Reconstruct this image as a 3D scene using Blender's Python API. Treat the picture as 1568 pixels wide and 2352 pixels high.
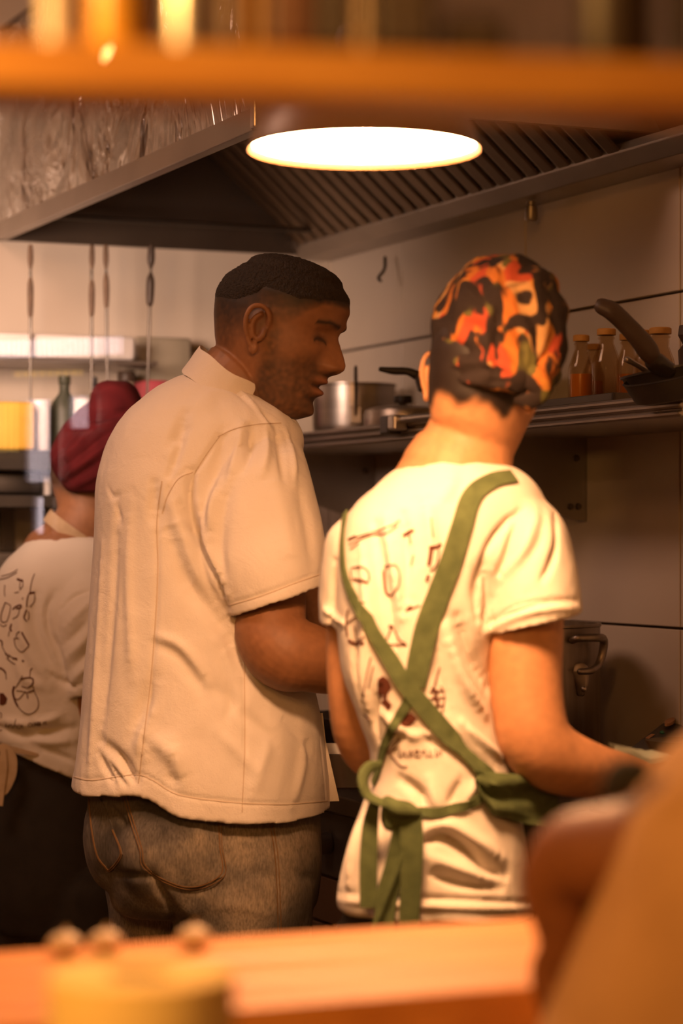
import bpy, bmesh, math, random
import numpy as np
from mathutils import Vector, Matrix, noise
from mathutils.bvhtree import BVHTree
from mathutils.geometry import delaunay_2d_cdt

random.seed(7)
rng = np.random.default_rng(7)
for o in list(bpy.data.objects):
    bpy.data.objects.remove(o)
SC = bpy.context.scene
COL = SC.collection
PI = math.pi

# ------------------------------------------------------------------ camera
F = 5553.0
CAMZ = 1.28
cam_d = bpy.data.cameras.new('camera')
cam_d.sensor_fit = 'HORIZONTAL'
cam_d.sensor_width = 24.0
cam_d.lens = 85.0
cam_d.shift_y = 59 / 1568
cam_d.clip_start = 0.02
cam_d.dof.use_dof = True
cam_d.dof.focus_distance = 3.72
cam_d.dof.aperture_fstop = 3.0
cam = bpy.data.objects.new('camera', cam_d)
cam.location = (0, 0, CAMZ)
cam.rotation_euler = (PI / 2, 0, 0)
COL.objects.link(cam)
SC.camera = cam

# ------------------------------------------------------------------ world, lights, exposure
w = bpy.data.worlds.new('world')
SC.world = w
w.use_nodes = True
w.node_tree.nodes['Background'].inputs[0].default_value = (0.9, 0.62, 0.42, 1)
w.node_tree.nodes['Background'].inputs[1].default_value = 0.05
SC.view_settings.view_transform = 'Standard'
SC.view_settings.look = 'None'
SC.view_settings.gamma = 1.0
SC.view_settings.use_curve_mapping = False
SC.view_settings.exposure = 0.2
SC.cycles.max_bounces = 6
SC.cycles.transparent_max_bounces = 24
SC.cycles.adaptive_threshold = 0.03
SC.cycles.diffuse_bounces = 3
SC.cycles.glossy_bounces = 3
SC.cycles.transmission_bounces = 5
SC.cycles.caustics_reflective = False
SC.cycles.caustics_refractive = False


def area(name, loc, target, size, power, color):
    d = bpy.data.lights.new(name, 'AREA')
    d.shape = 'RECTANGLE'
    d.size, d.size_y = size
    d.energy = power
    d.color = color
    o = bpy.data.objects.new(name, d)
    o.location = loc
    o.rotation_euler = (Vector(target) - Vector(loc)).to_track_quat('-Z', 'Y').to_euler()
    COL.objects.link(o)
    return o


LAMP_E = (1.0, 0.49, 0.215)
LAMP_S = 190.0
# kitchen ceiling lamp (out of frame, above and to the left) and the dining-side pendants behind the camera
area('ceiling_panel_light', (-1.35, 3.1, 2.8), (-0.45, 3.9, 1.2), (0.9, 0.5), 18, (1.0, 0.56, 0.38))
side = area('end_wall_light', (-0.80, 3.70, 1.70), (-0.50, 5.13, 1.62), (0.4, 0.3), 2.7, (1.0, 0.66, 0.50))  # added unseen area light at head height, brightens the end wall
side.data.spread = math.radians(58)
area('dining_pendant_light', (-0.58, 0.95, 1.66), (-0.12, 1.30, 1.30), (0.15, 0.15), 9.5, (1.0, 0.48, 0.12))
area('dining_ceiling_light', (-0.35, -0.6, 2.45), (0.35, 4.2, 1.6), (0.3, 0.3), 20, (1.0, 0.40, 0.10))

# ------------------------------------------------------------------ geometry frames
C0 = np.array([-0.0085, 5.3])
UU = np.array([0.396, -0.918])
UU = UU / np.linalg.norm(UU)
NN = np.array([UU[1], -UU[0]])        # into the room
WROT = math.atan2(UU[1], UU[0])       # rotation that maps local x to the wall direction


def W(t, s, z):
    p = C0 + UU * t + NN * s
    return Vector((p[0], p[1], z))


def P(px, py, d):
    return Vector(((px - 784) / F * d, d, CAMZ - (py - 1235) / F * d))


def catmull(pts, per=8):
    pts = [np.array(p, float) for p in pts]
    if len(pts) < 3:
        a, b = pts[0], pts[-1]
        return [a + (b - a) * i / per for i in range(per + 1)]
    q = [2 * pts[0] - pts[1]] + pts + [2 * pts[-1] - pts[-2]]
    out = []
    for i in range(1, len(q) - 2):
        p0, p1, p2, p3 = q[i - 1], q[i], q[i + 1], q[i + 2]
        for k in range(per):
            t = k / per
            out.append(0.5 * ((2 * p1) + (p2 - p0) * t + (2 * p0 - 5 * p1 + 4 * p2 - p3) * t * t + (3 * p1 - p0 - 3 * p2 + p3) * t ** 3))
    out.append(pts[-1])
    return out


def smooth01(x):
    x = np.clip(x, 0, 1)
    return x * x * (3 - 2 * x)


# ------------------------------------------------------------------ materials
MATS = {}


def nmat(name):
    m = bpy.data.materials.new(name)
    m.use_nodes = True
    MATS[name] = m
    nt = m.node_tree
    b = nt.nodes['Principled BSDF']
    return m, nt, b


def texco(nt, scale=(1, 1, 1), kind='Object'):
    tc = nt.nodes.new('ShaderNodeTexCoord')
    mp = nt.nodes.new('ShaderNodeMapping')
    mp.inputs['Scale'].default_value = scale
    nt.links.new(tc.outputs[kind], mp.inputs[0])
    return mp.outputs[0]


def ntex(nt, vec, scale, detail=3, rough=0.5, dist=0.0):
    n = nt.nodes.new('ShaderNodeTexNoise')
    n.inputs['Scale'].default_value = scale
    n.inputs['Detail'].default_value = detail
    n.inputs['Roughness'].default_value = rough
    n.inputs['Distortion'].default_value = dist
    nt.links.new(vec, n.inputs['Vector'])
    return n.outputs['Fac']


def ramp(nt, fac, stops, interp='LINEAR'):
    r = nt.nodes.new('ShaderNodeValToRGB')
    cr = r.color_ramp
    cr.interpolation = interp
    while len(cr.elements) > 1:
        cr.elements.remove(cr.elements[0])
    cr.elements[0].position = stops[0][0]
    cr.elements[0].color = (*stops[0][1], 1)
    for p, c in stops[1:]:
        e = cr.elements.new(p)
        e.color = (*c, 1)
    nt.links.new(fac, r.inputs[0])
    return r.outputs[0]


def addbump(nt, b, fac, strength, dist=0.002):
    bp = nt.nodes.new('ShaderNodeBump')
    bp.inputs['Strength'].default_value = strength
    bp.inputs['Distance'].default_value = dist
    nt.links.new(fac, bp.inputs['Height'])
    nt.links.new(bp.outputs[0], b.inputs['Normal'])


def mat(name, c1, c2=None, rough=0.5, metal=0.0, nscale=8, stretch=(1, 1, 1), bump=0.0, bscale=None, bdist=0.002, spec=0.5, detail=3, coat=0.0, sheen=0.0, lo=0.35, hi=0.65):
    m, nt, b = nmat(name)
    b.inputs['Roughness'].default_value = rough
    b.inputs['Metallic'].default_value = metal
    b.inputs['Specular IOR Level'].default_value = spec
    b.inputs['Coat Weight'].default_value = coat
    b.inputs['Sheen Weight'].default_value = sheen
    v = texco(nt, stretch)
    f = ntex(nt, v, nscale, detail)
    c2 = c2 or tuple(x * 0.85 for x in c1)
    nt.links.new(ramp(nt, f, [(lo, c1), (hi, c2)]), b.inputs['Base Color'])
    if bump:
        addbump(nt, b, ntex(nt, v, bscale or nscale * 4, 2), bump, bdist)
    return m


mat('tile', (0.66, 0.57, 0.47), (0.60, 0.515, 0.42), 0.32, nscale=3, bump=0.05, bscale=5)
mat('grout', (0.05, 0.04, 0.035), None, 0.9)
mat('plaster', (0.62, 0.50, 0.38), (0.56, 0.45, 0.34), 0.85, nscale=4, bump=0.1, bscale=60)
mat('ceiling_paint', (0.6, 0.52, 0.44), None, 0.9)
mat('floor_tile', (0.16, 0.10, 0.07), (0.11, 0.07, 0.05), 0.4, nscale=6)
mat('steel', (0.60, 0.57, 0.55), (0.42, 0.40, 0.385), 0.30, 1.0, nscale=5, stretch=(1, 1, 1), bump=0.10, bscale=3.2, bdist=0.02)
mat('steel_dull', (0.42, 0.38, 0.34), (0.32, 0.29, 0.26), 0.42, 1.0, nscale=4, bump=0.06, bscale=120)
mat('steel_dark', (0.16, 0.14, 0.12), (0.09, 0.08, 0.07), 0.45, 1.0, nscale=4, bump=0.05, bscale=50)
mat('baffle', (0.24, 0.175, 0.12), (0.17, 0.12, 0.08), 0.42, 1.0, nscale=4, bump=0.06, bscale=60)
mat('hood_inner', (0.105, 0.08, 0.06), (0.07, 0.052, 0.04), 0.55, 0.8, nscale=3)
mat('aluminium', (0.55, 0.50, 0.45), (0.42, 0.38, 0.34), 0.36, 1.0, nscale=4, stretch=(1, 1, 14), bump=0.06, bscale=40)
mat('pot_alu', (0.36, 0.31, 0.26), (0.27, 0.23, 0.19), 0.45, 1.0, nscale=6, stretch=(9, 9, 1), bump=0.05, bscale=30)
mat('iron_black', (0.018, 0.016, 0.015), (0.03, 0.026, 0.022), 0.45, 0.2, nscale=20, bump=0.1, bscale=80)
mat('black_plastic', (0.014, 0.013, 0.013), None, 0.35)
mat('brown_plastic', (0.055, 0.034, 0.022), None, 0.5)
mat('wood_orange', (0.66, 0.27, 0.06), (0.54, 0.20, 0.04), 0.45, nscale=3.0, stretch=(1.2, 14, 14), bump=0.08, bscale=16, detail=6)
mat('wood_shelf', (0.55, 0.27, 0.05), (0.45, 0.20, 0.03), 0.5, nscale=3.0, stretch=(1.2, 14, 14), bump=0.08, bscale=16, detail=6)
mat('wood_dark', (0.06, 0.028, 0.017), (0.04, 0.018, 0.011), 0.6, nscale=4)
mat('wood_grip', (0.16, 0.095, 0.055), (0.10, 0.06, 0.035), 0.6, nscale=30)
mat('paper', (0.85, 0.64, 0.25), (0.80, 0.58, 0.21), 0.85, nscale=10, stretch=(1, 1, 8))
mat('card', (0.09, 0.05, 0.025), None, 0.9)
mat('garlic', (0.74, 0.62, 0.46), (0.62, 0.48, 0.34), 0.5, nscale=40)
mat('range_front', (0.15, 0.085, 0.05), (0.11, 0.062, 0.036), 0.4, 0.55, nscale=3)
mat('white_enamel', (0.78, 0.72, 0.68), (0.70, 0.64, 0.60), 0.35)
mat('reflection_yellow', (0.74, 0.44, 0.07), None, 0.4)
mat('grey_appliance', (0.36, 0.31, 0.23), (0.30, 0.26, 0.19), 0.45)
mat('pink_tub', (0.42, 0.07, 0.09), None, 0.5)
mat('dark_green', (0.05, 0.055, 0.035), None, 0.5)
mat('juice', (0.55, 0.22, 0.03), (0.5, 0.19, 0.025), 0.3)
mat('canister_yellow', (0.72, 0.38, 0.04), None, 0.25, spec=0.8)
mat('canister_brown', (0.10, 0.035, 0.015), (0.07, 0.025, 0.012), 0.4)
mat('canister_dark', (0.03, 0.018, 0.012), None, 0.45)
mat('amber_label', (0.45, 0.22, 0.04), None, 0.6)
mat('shade_paint', (0.20, 0.11, 0.055), None, 0.4)
mat('shade_inner', (0.85, 0.78, 0.7), None, 0.6)
mat('pan_label', (0.40, 0.20, 0.09), None, 0.6)
mat('teal_cloth', (0.42, 0.46, 0.38), (0.36, 0.40, 0.33), 0.85, nscale=30, bump=0.3, bscale=300)
mat('print_ink', (0.11, 0.035, 0.02), None, 0.9, spec=0.1)
mat('thread', (0.20, 0.11, 0.05), None, 0.8, spec=0.1)
mat('thread_white', (0.58, 0.46, 0.36), None, 0.9, spec=0.1)
mat('beige_strap', (0.50, 0.36, 0.22), (0.44, 0.31, 0.18), 0.9, nscale=60, bump=0.3, bscale=400)
mat('green_apron', (0.105, 0.135, 0.055), (0.075, 0.10, 0.04), 0.9, nscale=70, bump=0.5, bscale=500, spec=0.2)
mat('black_cloth', (0.014, 0.012, 0.010), (0.02, 0.017, 0.014), 0.85, nscale=30, bump=0.3, bscale=400, spec=0.25)
mat('tan_shirt', (0.44, 0.25, 0.11), (0.38, 0.21, 0.09), 0.9, nscale=14, bump=0.25, bscale=300, spec=0.2)
mat('burgundy', (0.085, 0.009, 0.011), (0.06, 0.006, 0.008), 0.95, nscale=30, bump=0.3, bscale=350, spec=0.1)
mat('hair', (0.010, 0.007, 0.005), (0.022, 0.015, 0.010), 0.75, nscale=220, bump=0.9, bscale=420, bdist=0.003, spec=0.3)
mat('shoe', (0.012, 0.011, 0.011), None, 0.5)
mat('green_led', (0.01, 0.12, 0.07), None, 0.3)
mat('tissue_label', (0.55, 0.42, 0.3), None, 0.7)


def hood_steel():
    m, nt, b = nmat('hood_steel')
    b.inputs['Metallic'].default_value = 1.0
    v = texco(nt)
    f = ntex(nt, v, 3.0, 3, 0.45, 2.6)
    g = ntex(nt, v, 7.0, 4, 0.6, 3.5)
    nt.links.new(ramp(nt, g, [(0.3, (0.50, 0.47, 0.44)), (0.7, (0.66, 0.63, 0.60))]), b.inputs['Base Color'])
    r = nt.nodes.new('ShaderNodeMapRange')
    r.inputs['To Min'].default_value = 0.14
    r.inputs['To Max'].default_value = 0.36
    nt.links.new(g, r.inputs['Value'])
    nt.links.new(r.outputs[0], b.inputs['Roughness'])
    addbump(nt, b, f, 0.9, 0.10)


hood_steel()


def cloth(name, c1, c2, big=5, weave=700, bump=0.4, wr=0.0):
    m, nt, b = nmat(name)
    b.inputs['Roughness'].default_value = 0.88
    b.inputs['Specular IOR Level'].default_value = 0.2
    b.inputs['Sheen Weight'].default_value = 0.08
    v = texco(nt)
    nt.links.new(ramp(nt, ntex(nt, v, big, 4), [(0.3, c1), (0.7, c2)]), b.inputs['Base Color'])
    mix = nt.nodes.new('ShaderNodeMath')
    mix.operation = 'MULTIPLY_ADD'
    f1 = ntex(nt, v, weave, 1)
    f2 = ntex(nt, v, 26, 3, 0.5, 0.6)
    nt.links.new(f2, mix.inputs[0])
    mix.inputs[1].default_value = wr
    nt.links.new(f1, mix.inputs[2])
    addbump(nt, b, mix.outputs[0], bump, 0.0014)
    return m


cloth('white_cotton', (0.73, 0.66, 0.60), (0.69, 0.62, 0.56), wr=5.0)
cloth('white_tee', (0.74, 0.67, 0.58), (0.70, 0.63, 0.54), wr=4.0)


def denim():
    m, nt, b = nmat('denim')
    b.inputs['Roughness'].default_value = 0.9
    b.inputs['Specular IOR Level'].default_value = 0.2
    v = texco(nt, (1, 1, 0.22))
    big = ramp(nt, ntex(nt, texco(nt), 9, 4), [(0.34, (0.045, 0.041, 0.039)), (0.50, (0.13, 0.113, 0.098)), (0.68, (0.29, 0.235, 0.175))])
    fine = ntex(nt, v, 420, 3, 0.7)
    r2 = ramp(nt, fine, [(0.3, (0.55, 0.55, 0.55)), (0.7, (1.35, 1.35, 1.35))])
    mx = nt.nodes.new('ShaderNodeMix')
    mx.data_type = 'RGBA'
    mx.blend_type = 'MULTIPLY'
    mx.inputs[0].default_value = 1.0
    nt.links.new(big, mx.inputs[6])
    nt.links.new(r2, mx.inputs[7])
    nt.links.new(mx.outputs[2], b.inputs['Base Color'])
    addbump(nt, b, fine, 0.4, 0.001)


denim()


def skin(name, rough=0.56, bump=0.12):
    m, nt, b = nmat(name)
    b.inputs['Roughness'].default_value = rough
    b.inputs['Specular IOR Level'].default_value = 0.4
    a = nt.nodes.new('ShaderNodeVertexColor')
    a.layer_name = 'Col'
    v = texco(nt)
    f = ramp(nt, ntex(nt, v, 90, 3), [(0.3, (0.86, 0.86, 0.86)), (0.7, (1.08, 1.08, 1.08))])
    mx = nt.nodes.new('ShaderNodeMix')
    mx.data_type = 'RGBA'
    mx.blend_type = 'MULTIPLY'
    mx.inputs[0].default_value = 1.0
    nt.links.new(a.outputs[0], mx.inputs[6])
    nt.links.new(f, mx.inputs[7])
    nt.links.new(mx.outputs[2], b.inputs['Base Color'])
    addbump(nt, b, ntex(nt, v, 420, 2), bump, 0.0008)


skin('skin')


def floral():
    m, nt, b = nmat('floral_cloth')
    b.inputs['Roughness'].default_value = 0.85
    b.inputs['Specular IOR Level'].default_value = 0.2
    v = texco(nt, (1.0, 1.0, 0.55))
    n = nt.nodes.new('ShaderNodeTexNoise')
    n.inputs['Scale'].default_value = 27
    n.inputs['Detail'].default_value = 1.5
    n.inputs['Distortion'].default_value = 1.2
    nt.links.new(v, n.inputs['Vector'])
    vo = nt.nodes.new('ShaderNodeTexVoronoi')
    vo.inputs['Scale'].default_value = 44
    nt.links.new(v, vo.inputs['Vector'])
    sep = nt.nodes.new('ShaderNodeSeparateColor')
    nt.links.new(vo.outputs['Color'], sep.inputs[0])
    petals = ramp(nt, sep.outputs[0], [(0.0, (0.38, 0.12, 0.022)), (0.3, (0.42, 0.17, 0.03)), (0.5, (0.34, 0.055, 0.022)), (0.68, (0.44, 0.24, 0.09)), (0.85, (0.09, 0.08, 0.022))], 'CONSTANT')
    mask = ramp(nt, n.outputs['Fac'], [(0.495, (0, 0, 0)), (0.54, (1, 1, 1))])
    mx = nt.nodes.new('ShaderNodeMix')
    mx.data_type = 'RGBA'
    nt.links.new(mask, mx.inputs[0])
    mx.inputs[6].default_value = (0.020, 0.013, 0.011, 1)
    nt.links.new(petals, mx.inputs[7])
    nt.links.new(mx.outputs[2], b.inputs['Base Color'])
    addbump(nt, b, ntex(nt, v, 400, 1), 0.2, 0.001)


floral()


def glassy(name, color):
    m = bpy.data.materials.new(name)
    m.use_nodes = True
    MATS[name] = m
    nt = m.node_tree
    nt.nodes.clear()
    o = nt.nodes.new('ShaderNodeOutputMaterial')
    t = nt.nodes.new('ShaderNodeBsdfTransparent')
    t.inputs[0].default_value = (*color, 1)
    g = nt.nodes.new('ShaderNodeBsdfGlossy')
    g.inputs['Roughness'].default_value = 0.06
    fc = nt.nodes.new('ShaderNodeLayerWeight')
    fc.inputs['Blend'].default_value = 0.25
    lw = nt.nodes.new('ShaderNodeMath')
    lw.operation = 'MULTIPLY'
    lw.inputs[1].default_value = 0.22
    nt.links.new(fc.outputs['Facing'], lw.inputs[0])
    mx = nt.nodes.new('ShaderNodeMixShader')
    nt.links.new(lw.outputs[0], mx.inputs[0])
    nt.links.new(t.outputs[0], mx.inputs[1])
    nt.links.new(g.outputs[0], mx.inputs[2])
    nt.links.new(mx.outputs[0], o.inputs[0])


glassy('bottle_glass', (0.88, 0.80, 0.68))
glassy('jar_glass', (0.85, 0.82, 0.80))


def emit(name, color, s):
    m, nt, b = nmat(name)
    b.inputs['Base Color'].default_value = (0, 0, 0, 1)
    b.inputs['Emission Color'].default_value = (*color, 1)
    b.inputs['Emission Strength'].default_value = s


emit('lamp_glow', LAMP_E, LAMP_S)


# ------------------------------------------------------------------ mesh helpers
class MB:
    def __init__(s):
        s.v = []
        s.f = []

    def add(s, v, f):
        o = len(s.v)
        s.v.extend([tuple(x) for x in v])
        s.f.extend([tuple(i + o for i in q) for q in f])
        return s

    def loft(s, rings, cap=True, closed=True):
        n = len(rings[0])
        v = [tuple(p) for r in rings for p in r]
        f = []
        for i in range(len(rings) - 1):
            for j in range(n if closed else n - 1):
                k = (j + 1) % n
                f.append((i * n + j, i * n + k, (i + 1) * n + k, (i + 1) * n + j))
        if cap:
            for i, rev in ((0, True), (len(rings) - 1, False)):
                c = np.mean([np.array(p) for p in rings[i]], axis=0)
                v.append(tuple(c))
                ci = len(v) - 1
                for j in range(n):
                    k = (j + 1) % n
                    f.append((i * n + k, i * n + j, ci) if rev else (i * n + j, i * n + k, ci))
        return s.add(v, f)

    def box(s, x0, x1, y0, y1, z0, z1, fn=None):
        v = [(x, y, z) for x in (x0, x1) for y in (y0, y1) for z in (z0, z1)]
        if fn:
            v = [fn(*p) for p in v]
        f = [(0, 1, 3, 2), (4, 6, 7, 5), (0, 4, 5, 1), (2, 3, 7, 6), (0, 2, 6, 4), (1, 5, 7, 3)]
        return s.add(v, f)

    def prism(s, poly, thick):
        """poly: list of 3D points in a plane, thick: vector"""
        n = len(poly)
        t = Vector(thick)
        v = [tuple(p) for p in poly] + [tuple(Vector(p) + t) for p in poly]
        f = [tuple(range(n))[::-1], tuple(range(n, 2 * n))] + [(i, (i + 1) % n, n + (i + 1) % n, n + i) for i in range(n)]
        return s.add(v, f)

    def tube(s, pts, rad, n=16, caps=True, flat=1.0, up=None):
        pts = [Vector(p) for p in pts]
        m = len(pts)
        if not hasattr(rad, '__len__'):
            rad = [rad] * m
        rings = []
        prev = None
        for i in range(m):
            t = (pts[min(i + 1, m - 1)] - pts[max(i - 1, 0)]).normalized()
            if prev is None:
                a = Vector(up) if up is not None else (Vector((0, 0, 1)) if abs(t.z) < 0.9 else Vector((1, 0, 0)))
                u = (a - t * a.dot(t)).normalized()
            else:
                u = (prev - t * prev.dot(t)).normalized()
            prev = u
            vv = t.cross(u)
            r = rad[i]
            ring = [pts[i] + u * (r * math.cos(2 * PI * k / n)) + vv * (r * flat * math.sin(2 * PI * k / n)) for k in range(n)]
            if caps and i == 0:
                for q in (0.15, 0.5, 0.85):
                    rr = math.sqrt(max(0, 1 - (1 - q) ** 2))
                    off = -t * r * (1 - q)
                    rings.append([pts[0] + off + (p - pts[0]) * rr for p in ring])
            rings.append(ring)
            if caps and i == m - 1:
                for q in (0.85, 0.5, 0.15):
                    rr = math.sqrt(max(0, 1 - (1 - q) ** 2))
                    off = t * r * (1 - q)
                    rings.append([pts[-1] + off + (p - pts[-1]) * rr for p in ring])
        return s.loft(rings)

    def limb(s, pts, rad, n=24, per=5, flat=1.0):
        """smooth tube through points with radii"""
        data = catmull([(*p, r) for p, r in zip(pts, rad)], per)
        return s.tube([d[:3] for d in data], [d[3] for d in data], n, True, flat)

    def lathe(s, prof, center=(0, 0, 0), n=32, rot=None, cap=True):
        rings = []
        for r, z in prof:
            ring = []
            for k in range(n):
                p = Vector((r * math.cos(2 * PI * k / n), r * math.sin(2 * PI * k / n), z))
                if rot is not None:
                    p = rot @ p
                ring.append(p + Vector(center))
            rings.append(ring)
        return s.loft(rings, cap=cap)

    def ellipsoid(s, c, r, rot=None, n=24):
        rings = []
        for i in range(1, n // 2 + 6):
            a = PI * i / (n // 2 + 6)
            ring = []
            for k in range(n):
                p = Vector((r[0] * math.sin(a) * math.cos(2 * PI * k / n), r[1] * math.sin(a) * math.sin(2 * PI * k / n), -r[2] * math.cos(a)))
                if rot is not None:
                    p = rot @ p
                ring.append(p + Vector(c))
            rings.append(ring)
        return s.loft(rings)

    def mesh(s, name='m'):
        me = bpy.data.meshes.new(name)
        me.from_pydata(s.v, [], s.f)
        me.update()
        return me


def fixn(me):
    bm = bmesh.new()
    bm.from_mesh(me)
    bmesh.ops.recalc_face_normals(bm, faces=bm.faces)
    bm.to_mesh(me)
    bm.free()
    me.update()


def setsmooth(me, ang=None):
    me.polygons.foreach_set('use_smooth', [True] * len(me.polygons))
    if ang is not None:
        try:
            me.set_sharp_from_angle(angle=math.radians(ang))
        except Exception:
            pass


def obj(name, mb, material, parent=None, smooth=35, bevel=0.0, seg=2):
    me = mb.mesh(name) if isinstance(mb, MB) else mb
    if isinstance(mb, MB):
        fixn(me)
    if bevel:
        bm = bmesh.new()
        bm.from_mesh(me)
        es = [e for e in bm.edges if len(e.link_faces) == 2 and e.calc_face_angle(0) > 0.5]
        bmesh.ops.bevel(bm, geom=es, offset=bevel, segments=seg, affect='EDGES', profile=0.5, clamp_overlap=True)
        bm.to_mesh(me)
        bm.free()
    if smooth:
        setsmooth(me, smooth if smooth < 180 else None)
    o = bpy.data.objects.new(name, me)
    o.data.name = name
    if material:
        me.materials.clear()
        me.materials.append(MATS[material])
    COL.objects.link(o)
    if parent is not None:
        o.parent = parent
        o.matrix_parent_inverse = parent.matrix_world.inverted() if parent.type == 'EMPTY' else Matrix()
        if parent.type == 'EMPTY':
            o.matrix_parent_inverse = Matrix.Translation(-Vector(parent.location))
    return o


def tag(o, label, cat, group=None):
    o['label'] = label
    o['category'] = cat
    if group:
        o['group'] = group
    return o


def thing(name, label, cat, loc, group=None):
    o = bpy.data.objects.new(name, None)
    o.location = loc
    o.empty_display_size = 0.05
    COL.objects.link(o)
    return tag(o, label, cat, group)


def struct(o):
    o['kind'] = 'structure'
    return o


def remesh(mb, voxel, smooth_it=2, fac=0.5):
    me = mb.mesh('tmp')
    fixn(me)
    t = bpy.data.objects.new('tmp', me)
    COL.objects.link(t)
    r = t.modifiers.new('r', 'REMESH')
    r.mode = 'VOXEL'
    r.voxel_size = voxel
    r.adaptivity = 0.0
    if smooth_it:
        s = t.modifiers.new('s', 'SMOOTH')
        s.factor = fac
        s.iterations = smooth_it
    dg = bpy.context.evaluated_depsgraph_get()
    dg.update()
    out = bpy.data.meshes.new_from_object(t.evaluated_get(dg))
    bpy.data.objects.remove(t)
    return out


def mv(me):
    a = np.empty(len(me.vertices) * 3)
    me.vertices.foreach_get('co', a)
    return a.reshape(-1, 3)


def mn(me):
    a = np.empty(len(me.vertices) * 3)
    me.vertices.foreach_get('normal', a)
    return a.reshape(-1, 3)


def setv(me, a):
    me.vertices.foreach_set('co', a.ravel())
    me.update()


def bvh_of(me):
    return BVHTree.FromPolygons([v.co.copy() for v in me.vertices], [tuple(p.vertices) for p in me.polygons])


CAMP = Vector((0, 0, CAMZ))


def hit(bvh, px, py):
    d = (P(px, py, 1.0) - CAMP).normalized()
    loc, n, i, dist = bvh.ray_cast(CAMP, d)
    if loc is None:
        return None
    if n.dot(d) > 0:
        n = -n
    return loc, n


def polyhits(bvh, pts, per=6, step=None):
    out = []
    for p in catmull(pts, per):
        h = hit(bvh, p[0], p[1])
        if h:
            out.append(h)
    return out


def segdist(V, A, B):
    ab = B - A
    L = ab.dot(ab) + 1e-12
    t = np.clip(((V - A) @ ab) / L, 0, 1)
    return np.linalg.norm(V - (A + t[:, None] * ab), axis=1)


def folds(me, flist, mpp):
    """flist: (points px, width px, amplitude mm); positive = ridge"""
    bvh = bvh_of(me)
    V = mv(me)
    N = mn(me)
    D = np.zeros(len(V))
    for pts, wpx, amp in flist:
        hs = polyhits(bvh, pts, 5)
        if len(hs) < 2:
            continue
        L = np.array([h[0][:] for h in hs])
        w_ = wpx * mpp
        lo, hi = L.min(0) - 3 * w_, L.max(0) + 3 * w_
        idx = np.where(np.all((V > lo) & (V < hi), axis=1))[0]
        if len(idx) == 0:
            continue
        sub = V[idx]
        best = np.full(len(idx), 9.0)
        tp = np.zeros(len(idx))
        m = len(L) - 1
        for i in range(m):
            d = segdist(sub, L[i], L[i + 1])
            q = d < best
            best[q] = d[q]
            tp[q] = (i + 0.5) / m
        env = np.sin(np.clip(tp, 0.02, 0.98) * PI) ** 0.5
        D[idx] += amp * 0.001 * np.exp(-(best / w_) ** 2) * env
    setv(me, V + N * D[:, None])


def wrinkle(me, scale, amp, stretch=(1, 1, 1), seed=0.0, mask=None):
    V = mv(me)
    N = mn(me)
    st = np.array(stretch) * scale
    D = np.array([noise.fractal(Vector(p), 0.9, 2.0, 3) for p in (V * st + seed)]) * amp
    if mask is not None:
        D = D * mask(V)
    setv(me, V + N * D[:, None])


def ribbon_mb(mb, hs, width, off, thick=0.0):
    """hs: list of (loc, normal); width m (or list)"""
    m = len(hs)
    if m < 2:
        return mb
    wl = width if hasattr(width, '__len__') else [width] * m
    if len(wl) != m:
        wl = np.interp(np.linspace(0, 1, m), np.linspace(0, 1, len(wl)), wl)
    rings = []
    locs = [h[0] for h in hs]
    nrm = []
    for i in range(m):
        a = Vector((0, 0, 0))
        for k in range(max(0, i - 1), min(m, i + 2)):
            a += hs[k][1]
        nrm.append(a.normalized())
    for i in range(m):
        t = (locs[min(i + 1, m - 1)] - locs[max(i - 1, 0)])
        if t.length < 1e-7:
            t = Vector((1, 0, 0))
        t.normalize()
        n = nrm[i]
        s = n.cross(t)
        if s.length < 1e-6:
            s = Vector((1, 0, 0))
        s.normalize()
        c = locs[i] + n * off
        hw = wl[i] / 2
        if thick:
            rings.append([c + s * hw - n * thick * 0.5, c + s * hw * 0.96 + n * thick * 0.5, c + n * thick * 0.62, c - s * hw * 0.96 + n * thick * 0.5, c - s * hw - n * thick * 0.5])
        else:
            rings.append([c + s * hw, c - s * hw])
    if thick:
        mb.loft(rings, cap=True, closed=True)
    else:
        mb.loft(rings, cap=False, closed=False)
    return mb


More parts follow.
